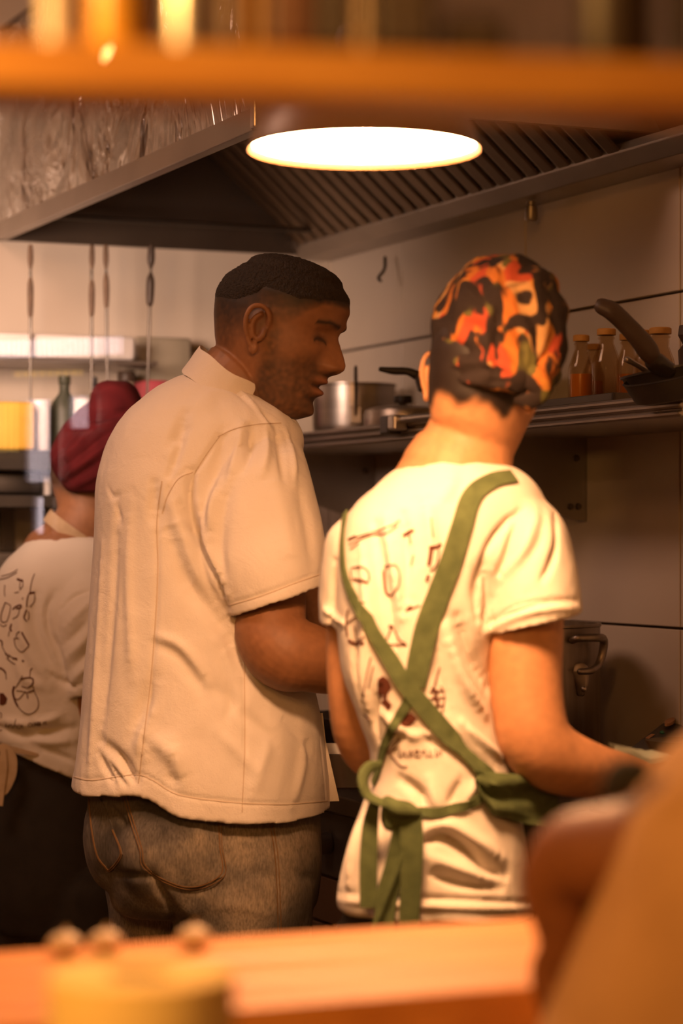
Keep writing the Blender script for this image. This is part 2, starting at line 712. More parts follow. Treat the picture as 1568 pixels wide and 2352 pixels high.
def patch(bvh, poly, off, thick, step=9):
    """a cut piece of cloth laid on a surface; poly in picture coordinates of the surface"""
    poly = [np.array(p, float) for p in poly]
    n = len(poly)
    bpts = []
    for i in range(n):
        a, b = poly[i], poly[(i + 1) % n]
        k = max(1, int(np.linalg.norm(b - a) / step))
        for j in range(k):
            bpts.append(a + (b - a) * j / k)
    xs = [p[0] for p in bpts]
    ys = [p[1] for p in bpts]

    def inside(x, y):
        c = False
        m = len(bpts)
        for i in range(m):
            x1, y1 = bpts[i]
            x2, y2 = bpts[(i + 1) % m]
            if (y1 > y) != (y2 > y) and x < (x2 - x1) * (y - y1) / (y2 - y1) + x1:
                c = not c
        return c
    ip = []
    y = min(ys) + step
    while y < max(ys):
        x = min(xs) + step
        while x < max(xs):
            if inside(x, y) and min((x - b[0]) ** 2 + (y - b[1]) ** 2 for b in bpts) > (step * 0.5) ** 2:
                ip.append((x, y))
            x += step
        y += step
    allp = [Vector((p[0], p[1])) for p in bpts] + [Vector(p) for p in ip]
    nb = len(bpts)
    r = delaunay_2d_cdt(allp, [(i, (i + 1) % nb) for i in range(nb)], [], 1, 1e-4)
    vs, fs = r[0], r[2]
    top, bot = [], []
    last = None
    for p in vs:
        h = hit(bvh, p[0], p[1]) or last
        last = h
        top.append(h[0] + h[1] * (off + thick))
        bot.append(h[0] + h[1] * (off - 0.004))
    mb = MB()
    m = len(top)
    edges = {}
    for f in fs:
        for i in range(len(f)):
            a, b = f[i], f[(i + 1) % len(f)]
            edges[(a, b)] = edges.get((a, b), 0) + 1
    F_ = [tuple(f) for f in fs] + [tuple(m + i for i in reversed(f)) for f in fs]
    for (a, b) in edges:
        if (b, a) not in edges:
            F_.append((a, m + a, m + b, b))
    mb.add(top + bot, F_)
    return mb


def rows_rings(rows, d, n=96, power=2.3, dz=None, per=4):
    """rows: (y px, x left px, x right px, half depth m[, depth shift]); gives horizontal rings"""
    rows = [r if len(r) == 5 else (*r, 0.0) for r in rows]
    dat = catmull(rows, per)
    rings = []
    for y, xl, xr, hd, sh in dat:
        dd = d + sh
        c = P((xl + xr) / 2, y, dd)
        hw = (xr - xl) / 2 / F * dd
        ring = []
        for k in range(n):
            a = 2 * PI * k / n
            ca, sa = math.cos(a), math.sin(a)
            ex = 2.0 / power
            ring.append(Vector((c.x + hw * math.copysign(abs(ca) ** ex, ca), c.y + hd * math.copysign(abs(sa) ** ex, sa), c.z)))
        rings.append(ring)
    return rings


def paint(me, fn):
    V = mv(me)
    colr = fn(V)
    a = me.color_attributes.new('Col', 'FLOAT_COLOR', 'POINT')
    a.data.foreach_set('color', np.concatenate([colr, np.ones((len(V), 1))], axis=1).astype(np.float32).ravel())


# ------------------------------------------------------------------ the room
TMAX, SMAX, ZC = 6.5, 4.3, 2.95


def wbox(mb, t0, t1, s0, s1, z0, z1):
    return mb.box(t0, t1, s0, s1, z0, z1, lambda t, s, z: W(t, s, z))


wr_ = struct(obj('wall_right', wbox(MB(), -0.12, TMAX, -0.14, -0.012, 0, ZC), 'grout', smooth=0))
we_ = struct(obj('wall_end', wbox(MB(), -0.20, -0.062, -0.01, SMAX, 0, ZC), 'grout', smooth=0))
struct(obj('wall_left', wbox(MB(), -0.14, TMAX, SMAX, SMAX + 0.12, 0, ZC), 'plaster', smooth=0))
struct(obj('wall_back', wbox(MB(), TMAX, TMAX + 0.12, -0.14, SMAX + 0.12, 0, ZC), 'plaster', smooth=0))
struct(obj('floor', wbox(MB(), -0.14, TMAX + 0.1, -0.14, SMAX + 0.1, -0.1, 0), 'floor_tile', smooth=0))
struct(obj('ceiling', wbox(MB(), -0.14, TMAX + 0.1, -0.14, SMAX + 0.1, ZC, ZC + 0.1), 'ceiling_paint', smooth=0))

# big wall tiles, one object each
TS, TZ = 0.5467, 0.556
GT = [0.3366 + TS * i for i in range(-1, 9)]
GZ = [0.574 + TZ * i for i in range(-1, 6)]
GAP = 0.0045
for i in range(len(GT) - 1):
    for j in range(len(GZ) - 1):
        t0, t1, z0, z1 = max(GT[i], -0.05), GT[i + 1], max(GZ[j], 0), min(GZ[j + 1], ZC)
        obj('tile', wbox(MB(), t0 + GAP / 2, t1 - GAP / 2, -0.012, 0.0, z0 + GAP / 2, z1 - GAP / 2), 'tile', wr_, smooth=0, bevel=0.0012, seg=1)
GS = [0.0 + TS * i for i in range(0, 8)]
for i in range(len(GS) - 1):
    for j in range(len(GZ) - 1):
        s0, s1, z0, z1 = GS[i], GS[i + 1], max(GZ[j], 0), min(GZ[j + 1], ZC)
        obj('tile', wbox(MB(), -0.062, -0.05, s0 + 0.002, s1 - 0.002, z0 + 0.002, z1 - 0.002), 'tile', we_, smooth=0, bevel=0.0012, seg=1)
# slim corner strip
struct(obj('trim_1', wbox(MB(), -0.05, -0.038, 0.0, 0.012, 0, 1.89), 'tile', smooth=0))

# ------------------------------------------------------------------ extractor hood
hood = thing('extractor_hood', 'stainless steel extractor hood with baffle slats above the cooks', 'extractor hood', W(0.75, 0.0, 1.89))
HT0, HT1 = -0.047, 1.43


def wprism(pts_sz, t0, t1):
    mb = MB()
    return mb.prism([W(t0, s, z) for s, z in pts_sz], W(t1, 0, 0) - W(t0, 0, 0))


# front panel as a fine grid so that it can carry slight dents
rings = []
for i in range(61):
    t = HT0 + (HT1 - HT0) * i / 60
    prof = []
    for k in range(25):
        q = k / 24
        s = 0.75 - 0.004 * q
        z = 1.935 + 0.40 * q
        dent = 0.004 * noise.noise(Vector((t * 3.1, q * 1.3, 0.3))) + 0.0018 * noise.noise(Vector((t * 9, q * 4, 2.0)))
        prof.append(W(t, s + dent * math.sin(q * PI), z))
    rings.append(prof + [W(t, 0.738, 2.335), W(t, 0.742, 1.935)])
obj('front_panel', MB().loft(rings), 'hood_steel', hood)
obj('front_lip', wprism([(0.735, 1.90), (0.758, 1.90), (0.758, 1.936), (0.735, 1.936)], HT0, HT1 + 0.006), 'steel_dull', hood, smooth=0, bevel=0.002)
obj('corner_post', wprism([(0.722, 1.902), (0.762, 1.902), (0.762, 1.985), (0.722, 1.985)], HT1 + 0.004, HT1 + 0.022), 'steel', hood, smooth=0, bevel=0.003)
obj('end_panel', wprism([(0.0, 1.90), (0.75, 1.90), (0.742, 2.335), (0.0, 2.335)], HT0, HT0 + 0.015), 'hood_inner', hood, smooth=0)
obj('end_panel', wprism([(0.0, 1.945), (0.735, 1.945), (0.735, 2.335), (0.0, 2.335)], HT1 - 0.012, HT1 + 0.003), 'steel_dull', hood, smooth=0)
obj('top_panel', wprism([(0.0, 2.336), (0.748, 2.336), (0.748, 2.345), (0.0, 2.345)], HT0, HT1), 'steel_dull', hood, smooth=0)
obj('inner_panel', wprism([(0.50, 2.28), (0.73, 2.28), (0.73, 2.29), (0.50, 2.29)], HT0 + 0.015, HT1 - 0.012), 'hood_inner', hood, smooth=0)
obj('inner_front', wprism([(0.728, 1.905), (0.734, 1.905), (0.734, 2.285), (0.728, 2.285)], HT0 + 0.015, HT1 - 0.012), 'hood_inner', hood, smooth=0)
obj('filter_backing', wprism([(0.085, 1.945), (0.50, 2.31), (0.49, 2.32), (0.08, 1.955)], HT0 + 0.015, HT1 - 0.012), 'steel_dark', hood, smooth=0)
obj('grease_gutter', wprism([(0.0, 1.89), (0.075, 1.89), (0.095, 1.915), (0.095, 1.93), (0.07, 1.908), (0.0, 1.908)], HT0, HT1 + 0.35), 'steel_dull', hood, smooth=0, bevel=0.002)
obj('gutter_flange', wprism([(0.0, 1.908), (0.012, 1.908), (0.06, 1.98), (0.0, 1.98)], HT0, HT1 + 0.35), 'steel_dark', hood, smooth=0)
slat_me = None
nsl = 25
for i in range(nsl):
    t0 = 0.0 + (HT1 - 0.02) * i / nsl
    wdt = (HT1 - 0.02) / nsl * 0.80
    # folded baffle: a shallow channel section swept up the slope
    A, B = (0.092, 1.916), (0.50, 2.277)
    sec = [(0, 0.0), (0.15, -0.012), (0.85, -0.012), (1.0, 0.0), (0.93, 0.004), (0.80, -0.007), (0.20, -0.007), (0.07, 0.004)]
    rg = []
    for q in (0.0, 1.0):
        s = A[0] + (B[0] - A[0]) * q
        z = A[1] + (B[1] - A[1]) * q
        rg.append([W(t0 + wdt * a, s - 0.66 * h * -1, z + 0.75 * h) for a, h in sec])
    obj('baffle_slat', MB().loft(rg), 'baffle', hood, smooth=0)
for t in (0.62, 0.66, 0.98, 1.02):
    obj('rivet', MB().ellipsoid(W(t, 0.093, 1.922), (0.004, 0.004, 0.004), n=10), 'steel_dark', hood)

# gas nozzle and hook under the hood
tag(obj('spray_nozzle', MB().lathe([(0.002, 0.035), (0.008, 0.035), (0.008, 0.028), (0.011, 0.026), (0.012, 0.006), (0.010, 0.0), (0.004, 0.0)], W(1.0, 0.05, 1.852)), 'pot_alu'), 'small brass coloured nozzle under the hood gutter above the bottles', 'nozzle')
hk = [P(884, 592, 4.98), P(884, 612, 4.97), P(880, 624, 4.95), P(873, 632, 4.94), P(869, 640, 4.93), P(874, 645, 4.92)]
tag(obj('wall_hook', MB().limb(hk, [0.0035] * 6, 10), 'steel_dark'), 'small dark S-shaped hook hanging under the hood by the corner', 'hook')

# ------------------------------------------------------------------ hanging skewers at the far end of the hood
rail = obj('hanging_rail', MB().tube([W(0.115, 0.02, 1.935), W(0.115, 0.73, 1.935)], 0.006, 10), 'steel_dark')
tag(rail, 'thin dark rail under the far end of the hood', 'rail')
sk = [(70, 70, 640, 728, 'wood_grip', 930, 'leftmost long skewer with wooden grip hanging under the hood'),
      (211, 210, 645, 726, 'wood_grip', 940, 'second skewer from the left, thin wooden grip, beside a matching one'),
      (243, 247, 630, 706, 'wood_grip', 940, 'third skewer from the left with a shorter wooden grip'),
      (347, 338, 628, 704, 'brown_plastic', 960, 'rightmost hanging skewer with a thick dark grip')]
for x0, x1, g0, g1, gm, yb, lab in sk:
    d = 4.86
    t_ = thing('skewer', lab, 'skewer', P(x0, 590, d), 'skewers hanging under the hood')

    def at(y):
        return P(x0 + (x1 - x0) * (y - 590) / 320, y, d)
    th = 1.35 if gm == 'brown_plastic' else 1.0
    obj('hook_handle', MB().limb([at(566), at(580), at(600), at(616)], [0.0045 * th, 0.0055 * th, 0.0055 * th, 0.003], 12), gm, t_)
    obj('link', MB().limb([at(614), at(622), at(630), at(g0 + 2)], [0.0025, 0.0022, 0.003, 0.0025], 10), 'steel_dark', t_)
    obj('grip', MB().limb([at(g0), at(g0 + 14), at((g0 + g1) / 2), at(g1 - 10), at(g1)], [0.0035, 0.0058 * th, 0.0062 * th, 0.0052 * th, 0.0035], 12), gm, t_)
    obj('rod', MB().limb([at(g1 - 3), at(800), at(yb)], [0.0032, 0.003, 0.0022], 10), 'steel_dark', t_)

# ------------------------------------------------------------------ wall shelf on plate brackets
shelf = thing('wall_shelf', 'steel wall shelf along the tiled wall carrying pots and bottles', 'shelf', W(1.0, 0.0, 1.31))
ST0, ST1 = 0.16, 1.88
obj('board', wprism([(0.0, 1.455), (0.27, 1.455), (0.27, 1.48), (0.0, 1.48)], ST0, ST1), 'steel_dull', shelf, smooth=0, bevel=0.002)
for k in range(3):
    z = 1.4825 - 0.012 * k
    obj('front_rib', MB().tube([W(ST0, 0.273, z), W(ST1, 0.273, z)], 0.0052, 10), 'steel_dull', shelf)
for t in (0.199, 1.113):
    pl = obj('bracket', MB().prism([W(t, 0.0, 1.455), W(t, 0.26, 1.455), W(t, 0.26, 1.39), W(t, 0.02, 1.31), W(t, 0.0, 1.31)], (W(0.004, 0, 0) - W(0, 0, 0))), 'steel_dull', shelf, smooth=0)
    obj('bracket_flange', wbox(MB(), t - 0.022, t + 0.004, 0.0, 0.004, 1.308, 1.455), 'steel_dull', shelf, smooth=0, bevel=0.001)
    for (s, z) in ((0.018, 1.335), (0.034, 1.335), (0.022, 1.42)):
        obj('bolt', MB().lathe([(0.001, 0.005), (0.005, 0.005), (0.006, 0.002), (0.006, 0.0)], W(t + 0.004, s, z), 12, Matrix.Rotation(WROT, 3, 'Z') @ Matrix.Rotation(PI / 2, 3, 'Y')), 'steel_dark', shelf)

SHZ = 1.487


def on_shelf(px, s):
    """point on the shelf seen at image column px at distance s from the wall"""
    a = (px - 784) / F
    d = (NN @ (-C0) - s) / -(NN[0] * a + NN[1])
    return Vector((a * d, d, SHZ)), d


# saucepan
c, d = on_shelf(812, 0.13)
r = 95 / F * d
pan = thing('saucepan', 'tall dull aluminium saucepan on the wall shelf beside the man\'s chin', 'saucepan', c)
obj('body', MB().lathe([(r * 0.90, 0), (r * 0.97, 0.006), (r, 0.02), (r, 0.098), (r * 1.035, 0.1), (r * 1.035, 0.103), (r * 0.975, 0.103), (r * 0.96, 0.02), (r * 0.9, 0.008)], c, 48), 'aluminium', pan)
hd_ = (CAMP - c)
hd_.z = 0
hd_.normalize()
hx = Vector((hd_.y * -1, hd_.x, 0))
base = c + hd_ * (r + 0.002) + hx * 0.004
obj('handle', MB().limb([base + Vector((0, 0, 0.035)), base + hd_ * 0.02 + Vector((0, 0, 0.07)), base + hd_ * 0.05 + Vector((0, 0, 0.105)), base + hd_ * 0.07 + Vector((0, 0, 0.125))], [0.006, 0.005, 0.006, 0.006], 12, flat=0.6), 'brown_plastic', pan)
obj('handle_mount', MB().box(-0.012, 0.012, -0.006, 0.006, 0.02, 0.055, lambda x, y, z: base + hx * x + hd_ * y + Vector((0, 0, z))), 'steel_dull', pan, smooth=0, bevel=0.002)
# low casserole with domed lid and black knob
c, d = on_shelf(925, 0.14)
r = 90 / F * d
cs = thing('casserole', 'low aluminium casserole with a black knob lid on the shelf', 'casserole', c)
obj('body', MB().lathe([(r * 0.9, 0.0), (r, 0.008), (r, 0.018), (r * 0.96, 0.018), (r * 0.9, 0.006)], c, 40), 'aluminium', cs)
ld = obj('lid', MB().lathe([(r * 1.0, 0.018), (r * 0.99, 0.030), (r * 0.95, 0.038), (r * 0.85, 0.042), (r * 0.4, 0.047), (0.001, 0.048)], c, 40), 'aluminium', cs)
obj('knob', MB().lathe([(0.006, 0.046), (0.007, 0.05), (0.017, 0.052), (0.0185, 0.058), (0.017, 0.066), (0.001, 0.067)], c, 24), 'black_plastic', ld)
# long handled griddle press lying at the shelf edge
c, d = on_shelf(905, 0.285)
gp = thing('grill_press', 'black and steel tool lying across the front edge of the shelf', 'tool', c)
ux = Vector((UU[0], UU[1], 0))
nx = Vector((NN[0], NN[1], 0))
obj('end_cap', MB().box(-0.026, 0.012, -0.01, 0.018, -0.022, 0.012, lambda x, y, z: c + ux * x + nx * y + Vector((0, 0, z))), 'black_plastic', gp, smooth=0, bevel=0.004)
obj('clamp', MB().box(0.012, 0.042, -0.008, 0.02, -0.016, 0.012, lambda x, y, z: c + ux * x + nx * y + Vector((0, 0, z))), 'aluminium', gp, smooth=0, bevel=0.004)
obj('rod', MB().tube([c + ux * 0.04 + nx * 0.006 + Vector((0, 0, 0.003)), c + ux * 0.2 + nx * 0.006 + Vector((0, 0, 0.003))], 0.007, 12), 'aluminium', gp)
# frying pan standing behind with its handle pointing left
c, d = on_shelf(1085, 0.12)
c = c + Vector((0, 0, 0.05))
fp = thing('frying_pan', 'dark frying pan propped on the shelf, handle pointing left', 'frying pan', c)
obj('stand_ring', MB().lathe([(0.07, -0.05), (0.075, -0.045), (0.075, 0.0), (0.07, 0.0)], c, 32), 'aluminium', fp)
obj('body', MB().lathe([(0.08, 0.0), (0.095, 0.01), (0.105, 0.035), (0.107, 0.036), (0.100, 0.012), (0.085, 0.005)], c, 40), 'iron_black', fp)
hp = [P(985, 867, d), P(958, 862, d - 0.01), P(935, 853, d - 0.01), P(905, 852, d - 0.01), P(874, 848, d - 0.01)]
obj('handle', MB().limb([c + (hp[0] - c) * 0.35, *hp], [0.007, 0.010, 0.009, 0.007, 0.007, 0.0045], 14, flat=0.6), 'iron_black', fp)

# tray with bottles
tc, td = on_shelf(1390, 0.14)
tray = thing('tray', 'dark metal tray under the bottles on the wall shelf', 'tray', tc)
obj('plate', MB().box(-0.27, 0.20, -0.10, 0.10, 0.0, 0.006, lambda x, y, z: tc + ux * x + nx * y + Vector((0, 0, z))), 'steel_dark', tray, smooth=0, bevel=0.002)
for (x0, x1, y0, y1) in ((-0.27, 0.2, 0.094, 0.1), (-0.27, 0.2, -0.1, -0.094), (-0.27, -0.264, -0.1, 0.1), (0.194, 0.2, -0.1, 0.1)):
    obj('rim', MB().box(x0, x1, y0, y1, 0.004, 0.016, lambda x, y, z: tc + ux * x + nx * y + Vector((0, 0, z))), 'steel_dark', tray, smooth=0, bevel=0.001)


def bottle(px, s, wpx, y0, juice, label, neck=0.5):
    c, d = on_shelf(px, s)
    c = c + Vector((0, 0, 0.0075))
    h = (905 - y0) / F * d
    r = wpx / 2 / F * d
    b = thing('bottle', label, 'bottle', c, 'small bottles on the shelf tray')
    prof = [(r * 0.9, 0), (r, 0.004), (r, h * 0.52), (r * 0.94, h * 0.58), (r * 0.6, h * 0.76), (r * neck, h * 0.82), (r * neck, h * 0.87), (r * neck * 1.12, h * 0.88), (r * neck * 1.12, h * 0.9), (r * neck, h * 0.91), (r * neck, h)]
    inner = [(a * 0.86, max(z, 0.004)) for a, z in prof[1:]][::-1]
    obj('glass_body', MB().lathe(prof + inner + [(r * 0.9 * 0.86, 0.004), (0.0005, 0.004), (0.0005, 0.0), (r * 0.9, 0)], c, 28, cap=False), 'bottle_glass', b)
    if juice:
        k = juice
        obj('juice_fill', MB().lathe([(r * 0.8, 0.005), (r * 0.845, 0.008), (r * 0.845, h * k), (0.001, h * k)], c, 24), 'juice', b)
    cap = [(r * neck * 1.22, h * 0.93), (r * neck * 1.26, h * 0.94), (r * neck * 1.26, h * 1.005), (r * neck * 1.1, h * 1.02), (0.001, h * 1.022)]
    obj('cap', MB().lathe([(r * neck * 1.1, h * 0.93)] + cap, c, 24), 'amber_label', b)


bottle(1334, 0.165, 60, 744, 0.46, 'small glass bottle half full of orange juice, leftmost on tray')
bottle(1392, 0.175, 70, 737, 0.0, 'empty clear glass bottle in front, second on the tray')
bottle(1362, 0.085, 52, 755, 0.45, 'small juice bottle hidden behind the gap between two front bottles')
bottle(1440, 0.10, 58, 742, 0.45, 'bottle under the thick brown pan handle at the back of tray')
bottle(1478, 0.12, 50, 740, 0.40, 'narrow bottle right of the pan handle on the tray')
bottle(1516, 0.13, 66, 740, 0.5, 'wide-necked brown jar at the right end of the tray', 0.62)

# skillets stacked at the right end of the shelf, handles up-left
c, d = on_shelf(1575, 0.20)
sk1 = thing('skillet', 'black skillet with thick brown handle raised towards the bottles', 'skillet', c)
SKC = P(1560, 862, d - 0.10)
rotk = Matrix.Rotation(math.radians(-14), 3, 'Y') @ Matrix.Rotation(math.radians(8), 3, 'X')
rs = 0.082
obj('body', MB().lathe([(rs * 0.78, -0.028), (rs * 0.86, -0.026), (rs, 0.004), (rs * 1.02, 0.005), (rs * 0.98, 0.0065), (rs * 0.82, -0.02), (0.001, -0.021)], SKC, 40, rotk), 'iron_black', sk1)
obj('handle', MB().limb([P(1510, 838, d - 0.13), P(1490, 808, d - 0.14), P(1462, 772, d - 0.15), P(1432, 740, d - 0.155), P(1405, 715, d - 0.16), P(1383, 704, d - 0.16)], [0.008, 0.0165, 0.0155, 0.0145, 0.0145, 0.0125], 18, flat=0.75), 'brown_plastic', sk1)
obj('handle_mount', MB().limb([P(1535, 850, d - 0.12), P(1505, 832, d - 0.13), P(1492, 815, d - 0.138)], [0.012, 0.015, 0.010], 12), 'black_plastic', sk1)
SKD = P(1545, 888, d - 0.03)
sk2 = thing('wire_rim_pan', 'small dark pan with thin rim below the brown handled skillet', 'pan', c)
obj('body', MB().lathe([(0.055, -0.03), (0.066, -0.026), (0.078, 0.0), (0.0805, 0.001), (0.0805, 0.004), (0.076, 0.002), (0.06, -0.022), (0.001, -0.024)], SKD + Vector((0.0, -0.02, 0.022)), 36, Matrix.Rotation(math.radians(-10), 3, 'Y')), 'iron_black', sk2)
obj('handle', MB().limb([P(1490, 856, d - 0.1), P(1462, 838, d - 0.11), P(1440, 826, d - 0.115)], [0.005, 0.004, 0.005], 10), 'steel_dull', sk2)
tag(obj('pepper_mill', MB().lathe([(0.022, 0), (0.023, 0.01), (0.016, 0.03), (0.020, 0.09), (0.012, 0.1), (0.020, 0.115), (0.018, 0.13), (0.001, 0.134)], on_shelf(1585, 0.06)[0], 24), 'brown_plastic'), 'brown turned pepper mill at the right edge of the shelf', 'pepper mill')

# ------------------------------------------------------------------ range along the wall
rng_ = thing('kitchen_range', 'dark steel kitchen range along the tiled wall behind the cooks', 'range', W(1.4, 0.3, 0))
RT0, RT1, RS, RZ = 0.62, 2.9, 0.52, 0.86
obj('body', wbox(MB(), RT0, RT1, 0.004, RS - 0.02, 0.08, RZ - 0.03), 'range_front', rng_, smooth=0)
obj('top_plate', wbox(MB(), RT0 - 0.01, RT1 + 0.01, 0.003, RS + 0.02, RZ - 0.03, RZ), 'steel_dark', rng_, smooth=0, bevel=0.003)
obj('control_panel', wbox(MB(), RT0, RT1, RS - 0.02, RS + 0.005, 0.72, RZ - 0.035), 'iron_black', rng_, smooth=0, bevel=0.002)
for k in range(5):
    t0 = RT0 + k * (RT1 - RT0) / 5
    t1 = RT0 + (k + 1) * (RT1 - RT0) / 5
    dr = obj('drawer', wbox(MB(), t0 + 0.004, t1 - 0.004, RS - 0.02, RS, 0.64, 0.714), 'range_front', rng_, smooth=0, bevel=0.002)
    dd = obj('oven_door', wbox(MB(), t0 + 0.004, t1 - 0.004, RS - 0.02, RS, 0.12, 0.634), 'range_front', rng_, smooth=0, bevel=0.002)
    obj('handle', MB().tube([W(t0 + 0.08, RS + 0.03, 0.585), W(t1 - 0.08, RS + 0.03, 0.585)], 0.007, 10), 'steel_dull', dd)
    for j in range(2):
        t = t0 + (j + 0.5) * (t1 - t0) / 2
        obj('knob', MB().lathe([(0.017, 0.0), (0.02, 0.004), (0.018, 0.022), (0.001, 0.024)], W(t, RS + 0.005, 0.775), 18, Matrix.Rotation(math.atan2(NN[1], NN[0]), 3, 'Z') @ Matrix.Rotation(PI / 2, 3, 'Y')), 'steel_dark', rng_)
for k in range(7):
    t = RT0 + 0.2 + k * 0.36
    g = obj('burner_grate', MB().lathe([(0.11, 0.0), (0.125, 0.0), (0.125, 0.022), (0.11, 0.022)], W(t, 0.36, RZ), 28), 'iron_black', rng_)
    for a in range(4):
        v = Vector((math.cos(a * PI / 2 + WROT), math.sin(a * PI / 2 + WROT), 0))
        obj('grate_bar', MB().box(0.03, 0.12, -0.006, 0.006, 0.012, 0.026, lambda x, y, z: W(t, 0.36, RZ) + v * x + Vector((-v.y, v.x, 0)) * y + Vector((0, 0, z))), 'iron_black', g, smooth=0)

# stock pot
c = Vector(((1172 - 784) / F * 4.066, 4.066, RZ + 0.027))
r, h = 0.15, 1.137 - RZ - 0.027
sp = thing('stock_pot', 'large dull aluminium stock pot on the range behind the woman\'s arm', 'stock pot', c)
obj('body', MB().lathe([(r * 0.97, 0), (r, 0.008), (r, h - 0.006), (r * 1.015, h - 0.004), (r * 1.015, h), (r * 0.97, h), (r * 0.965, 0.02), (0.001, 0.015)], c, 64), 'pot_alu', sp)
hc = P(1333, 1500, 3.97)
ang = math.atan2(hc.y - c.y, hc.x - c.x)
ro = Vector((math.cos(ang), math.sin(ang), 0))
rt = Vector((-ro.y, ro.x, 0))


def ph(a, o, z):
    th = ang + a / r
    return Vector((c.x + (r + o) * math.cos(th), c.y + (r + o) * math.sin(th), z))


z0 = CAMZ - (1500 - 1235) / F * 3.97
hn = obj('handle', MB().limb([ph(-0.032, 0.006, z0 + 0.022), ph(-0.03, 0.018, z0 + 0.026), ph(0.0, 0.028, z0 + 0.026), ph(0.026, 0.022, z0 + 0.022), ph(0.032, 0.018, z0 + 0.002), ph(0.024, 0.014, z0 - 0.02), ph(0.0, 0.016, z0 - 0.028), ph(-0.02, 0.01, z0 - 0.029)], [0.006, 0.0065, 0.007, 0.007, 0.007, 0.0065, 0.006, 0.005], 12), 'pot_alu', sp)
obj('rivet_plate', MB().limb([ph(-0.014, 0.004, z0 - 0.03), ph(-0.012, 0.007, z0 - 0.05), ph(-0.012, 0.005, z0 - 0.064)], [0.016, 0.011, 0.007], 12, flat=0.35), 'pot_alu', sp)
obj('rivet', MB().ellipsoid(ph(-0.012, 0.011, z0 - 0.058), (0.005, 0.005, 0.005), n=12), 'aluminium', sp)
# pans on the range between the cooks
c = P(792, 1775, 3.83)
c.z = RZ + 0.05
fpn = thing('saute_pan', 'steel saute pan with shiny rim on the range between man and woman', 'pan', c)
obj('body', MB().lathe([(0.085, -0.02), (0.095, -0.016), (0.102, 0.035), (0.105, 0.036), (0.099, 0.036), (0.09, -0.008), (0.001, -0.01)], c, 40), 'steel', fpn)
obj('handle', MB().limb([c + Vector((0.09, -0.05, 0.025)), c + Vector((0.15, -0.07, 0.04)), c + Vector((0.2, -0.09, 0.045))], [0.008, 0.007, 0.008], 10, flat=0.5), 'steel_dull', fpn)
c = P(850, 1742, 4.35)
c.z = RZ + 0.072
tag(obj('wok', MB().lathe([(0.04, -0.045), (0.09, -0.02), (0.13, 0.02), (0.135, 0.03), (0.128, 0.03), (0.085, -0.012), (0.001, -0.035)], c, 40), 'iron_black'), 'black iron wok on the range behind the saute pan', 'wok')

# control unit at the right on the worktop
ub = thing('countertop_unit', 'black slanted control unit with green lamp and label at right', 'appliance', P(1500, 1740, 3.75))
q0, q1, q2, q3 = P(1440, 1722, 3.78), P(1520, 1660, 4.0), P(1590, 1662, 4.0), P(1590, 1745, 3.72)
obj('body', MB().prism([q0, q1, q2, q3], Vector((0.01, 0.03, -0.07))), 'black_plastic', ub, smooth=0, bevel=0.003)
pn = (q1 - q0).cross(q3 - q0).normalized()
if pn.dot(CAMP - q0) < 0:
    pn = -pn


def plane_pt(px, py, off=0.001):
    d = (P(px, py, 1) - CAMP)
    t = (q0 - CAMP).dot(pn) / d.dot(pn)
    return CAMP + d * t + pn * off


obj('label_plate', MB().prism([plane_pt(1482, 1697), plane_pt(1495, 1688), plane_pt(1503, 1689), plane_pt(1490, 1699)], pn * 0.001), 'pan_label', ub, smooth=0)
obj('lamp_button', MB().ellipsoid(plane_pt(1520, 1684), (0.0042, 0.0042, 0.0035), n=14), 'green_led', ub)
kb = [plane_pt(1537 + 11 * math.cos(a) + 5 * math.sin(a), 1667 - 6 * math.cos(a) + 3.5 * math.sin(a), 0.004) for a in np.linspace(0, 2 * PI, 20, endpoint=False)]
obj('dial', MB().prism(kb, pn * 0.005), 'pan_label', ub, smooth=0)
bw, bd = P(1560, 1718, 3.6), 3.6
tag(obj('glass_bowl', MB().lathe([(0.02, -0.03), (0.04, -0.02), (0.052, 0.012), (0.05, 0.012), (0.037, -0.017), (0.001, -0.026)], bw, 32), 'bottle_glass'), 'small clear glass bowl in front of the black control unit', 'bowl')

# ------------------------------------------------------------------ shelving and things on the end wall at the left
es = thing('end_wall_shelf', 'dark two tier shelf on the end wall at far left', 'shelf', W(0.0, 0.8, 0.9))


def espt(px, t):
    a = (px - 784) / F
    # point on plane t: P = C0+UU t + NN s ; x = a*y
    p = C0 + UU * t
    s = (a * p[1] - p[0]) / (NN[0] - a * NN[1])
    q = p + NN * s
    return s, q[1]


ZS1 = CAMZ - (1040 - 1235) / F * 4.93
ZS2 = CAMZ - (1140 - 1235) / F * 4.93
ZS0 = CAMZ - (832 - 1235) / F * 4.93
for zz, th, m_ in ((ZS1, 0.04, 'steel_dark'), (ZS2, 0.025, 'steel_dark')):
    obj('board', wbox(MB(), -0.047, 0.24, 0.36, 1.5, zz - th, zz), m_, es, smooth=0, bevel=0.002)
for s in (0.72, 1.45):
    obj('upright', wbox(MB(), -0.047, -0.03, s, s + 0.03, 1.252, ZS1 - 0.041), 'steel_dark', es, smooth=0)
up = tag(obj('upper_rack', wbox(MB(), -0.047, 0.16, 0.47, 1.5, ZS0 - 0.004, ZS0 + 0.004), 'steel_dull', smooth=0), 'thin steel rack board high on the end wall at left', 'rack')


def es_box(name, mat_, px0, px1, y0, zbase, label, cat, t=0.10, dep=0.09, prof=None):
    s1, d = espt(px0, t)
    s0, _ = espt(px1, t)
    z1 = CAMZ - (y0 - 1235) / F * d
    o = obj(name, wbox(MB(), t - dep / 2, t + dep / 2, s0, s1, zbase + 0.0015, z1), mat_, smooth=30, bevel=0.008, seg=3)
    return tag(o, label, cat)


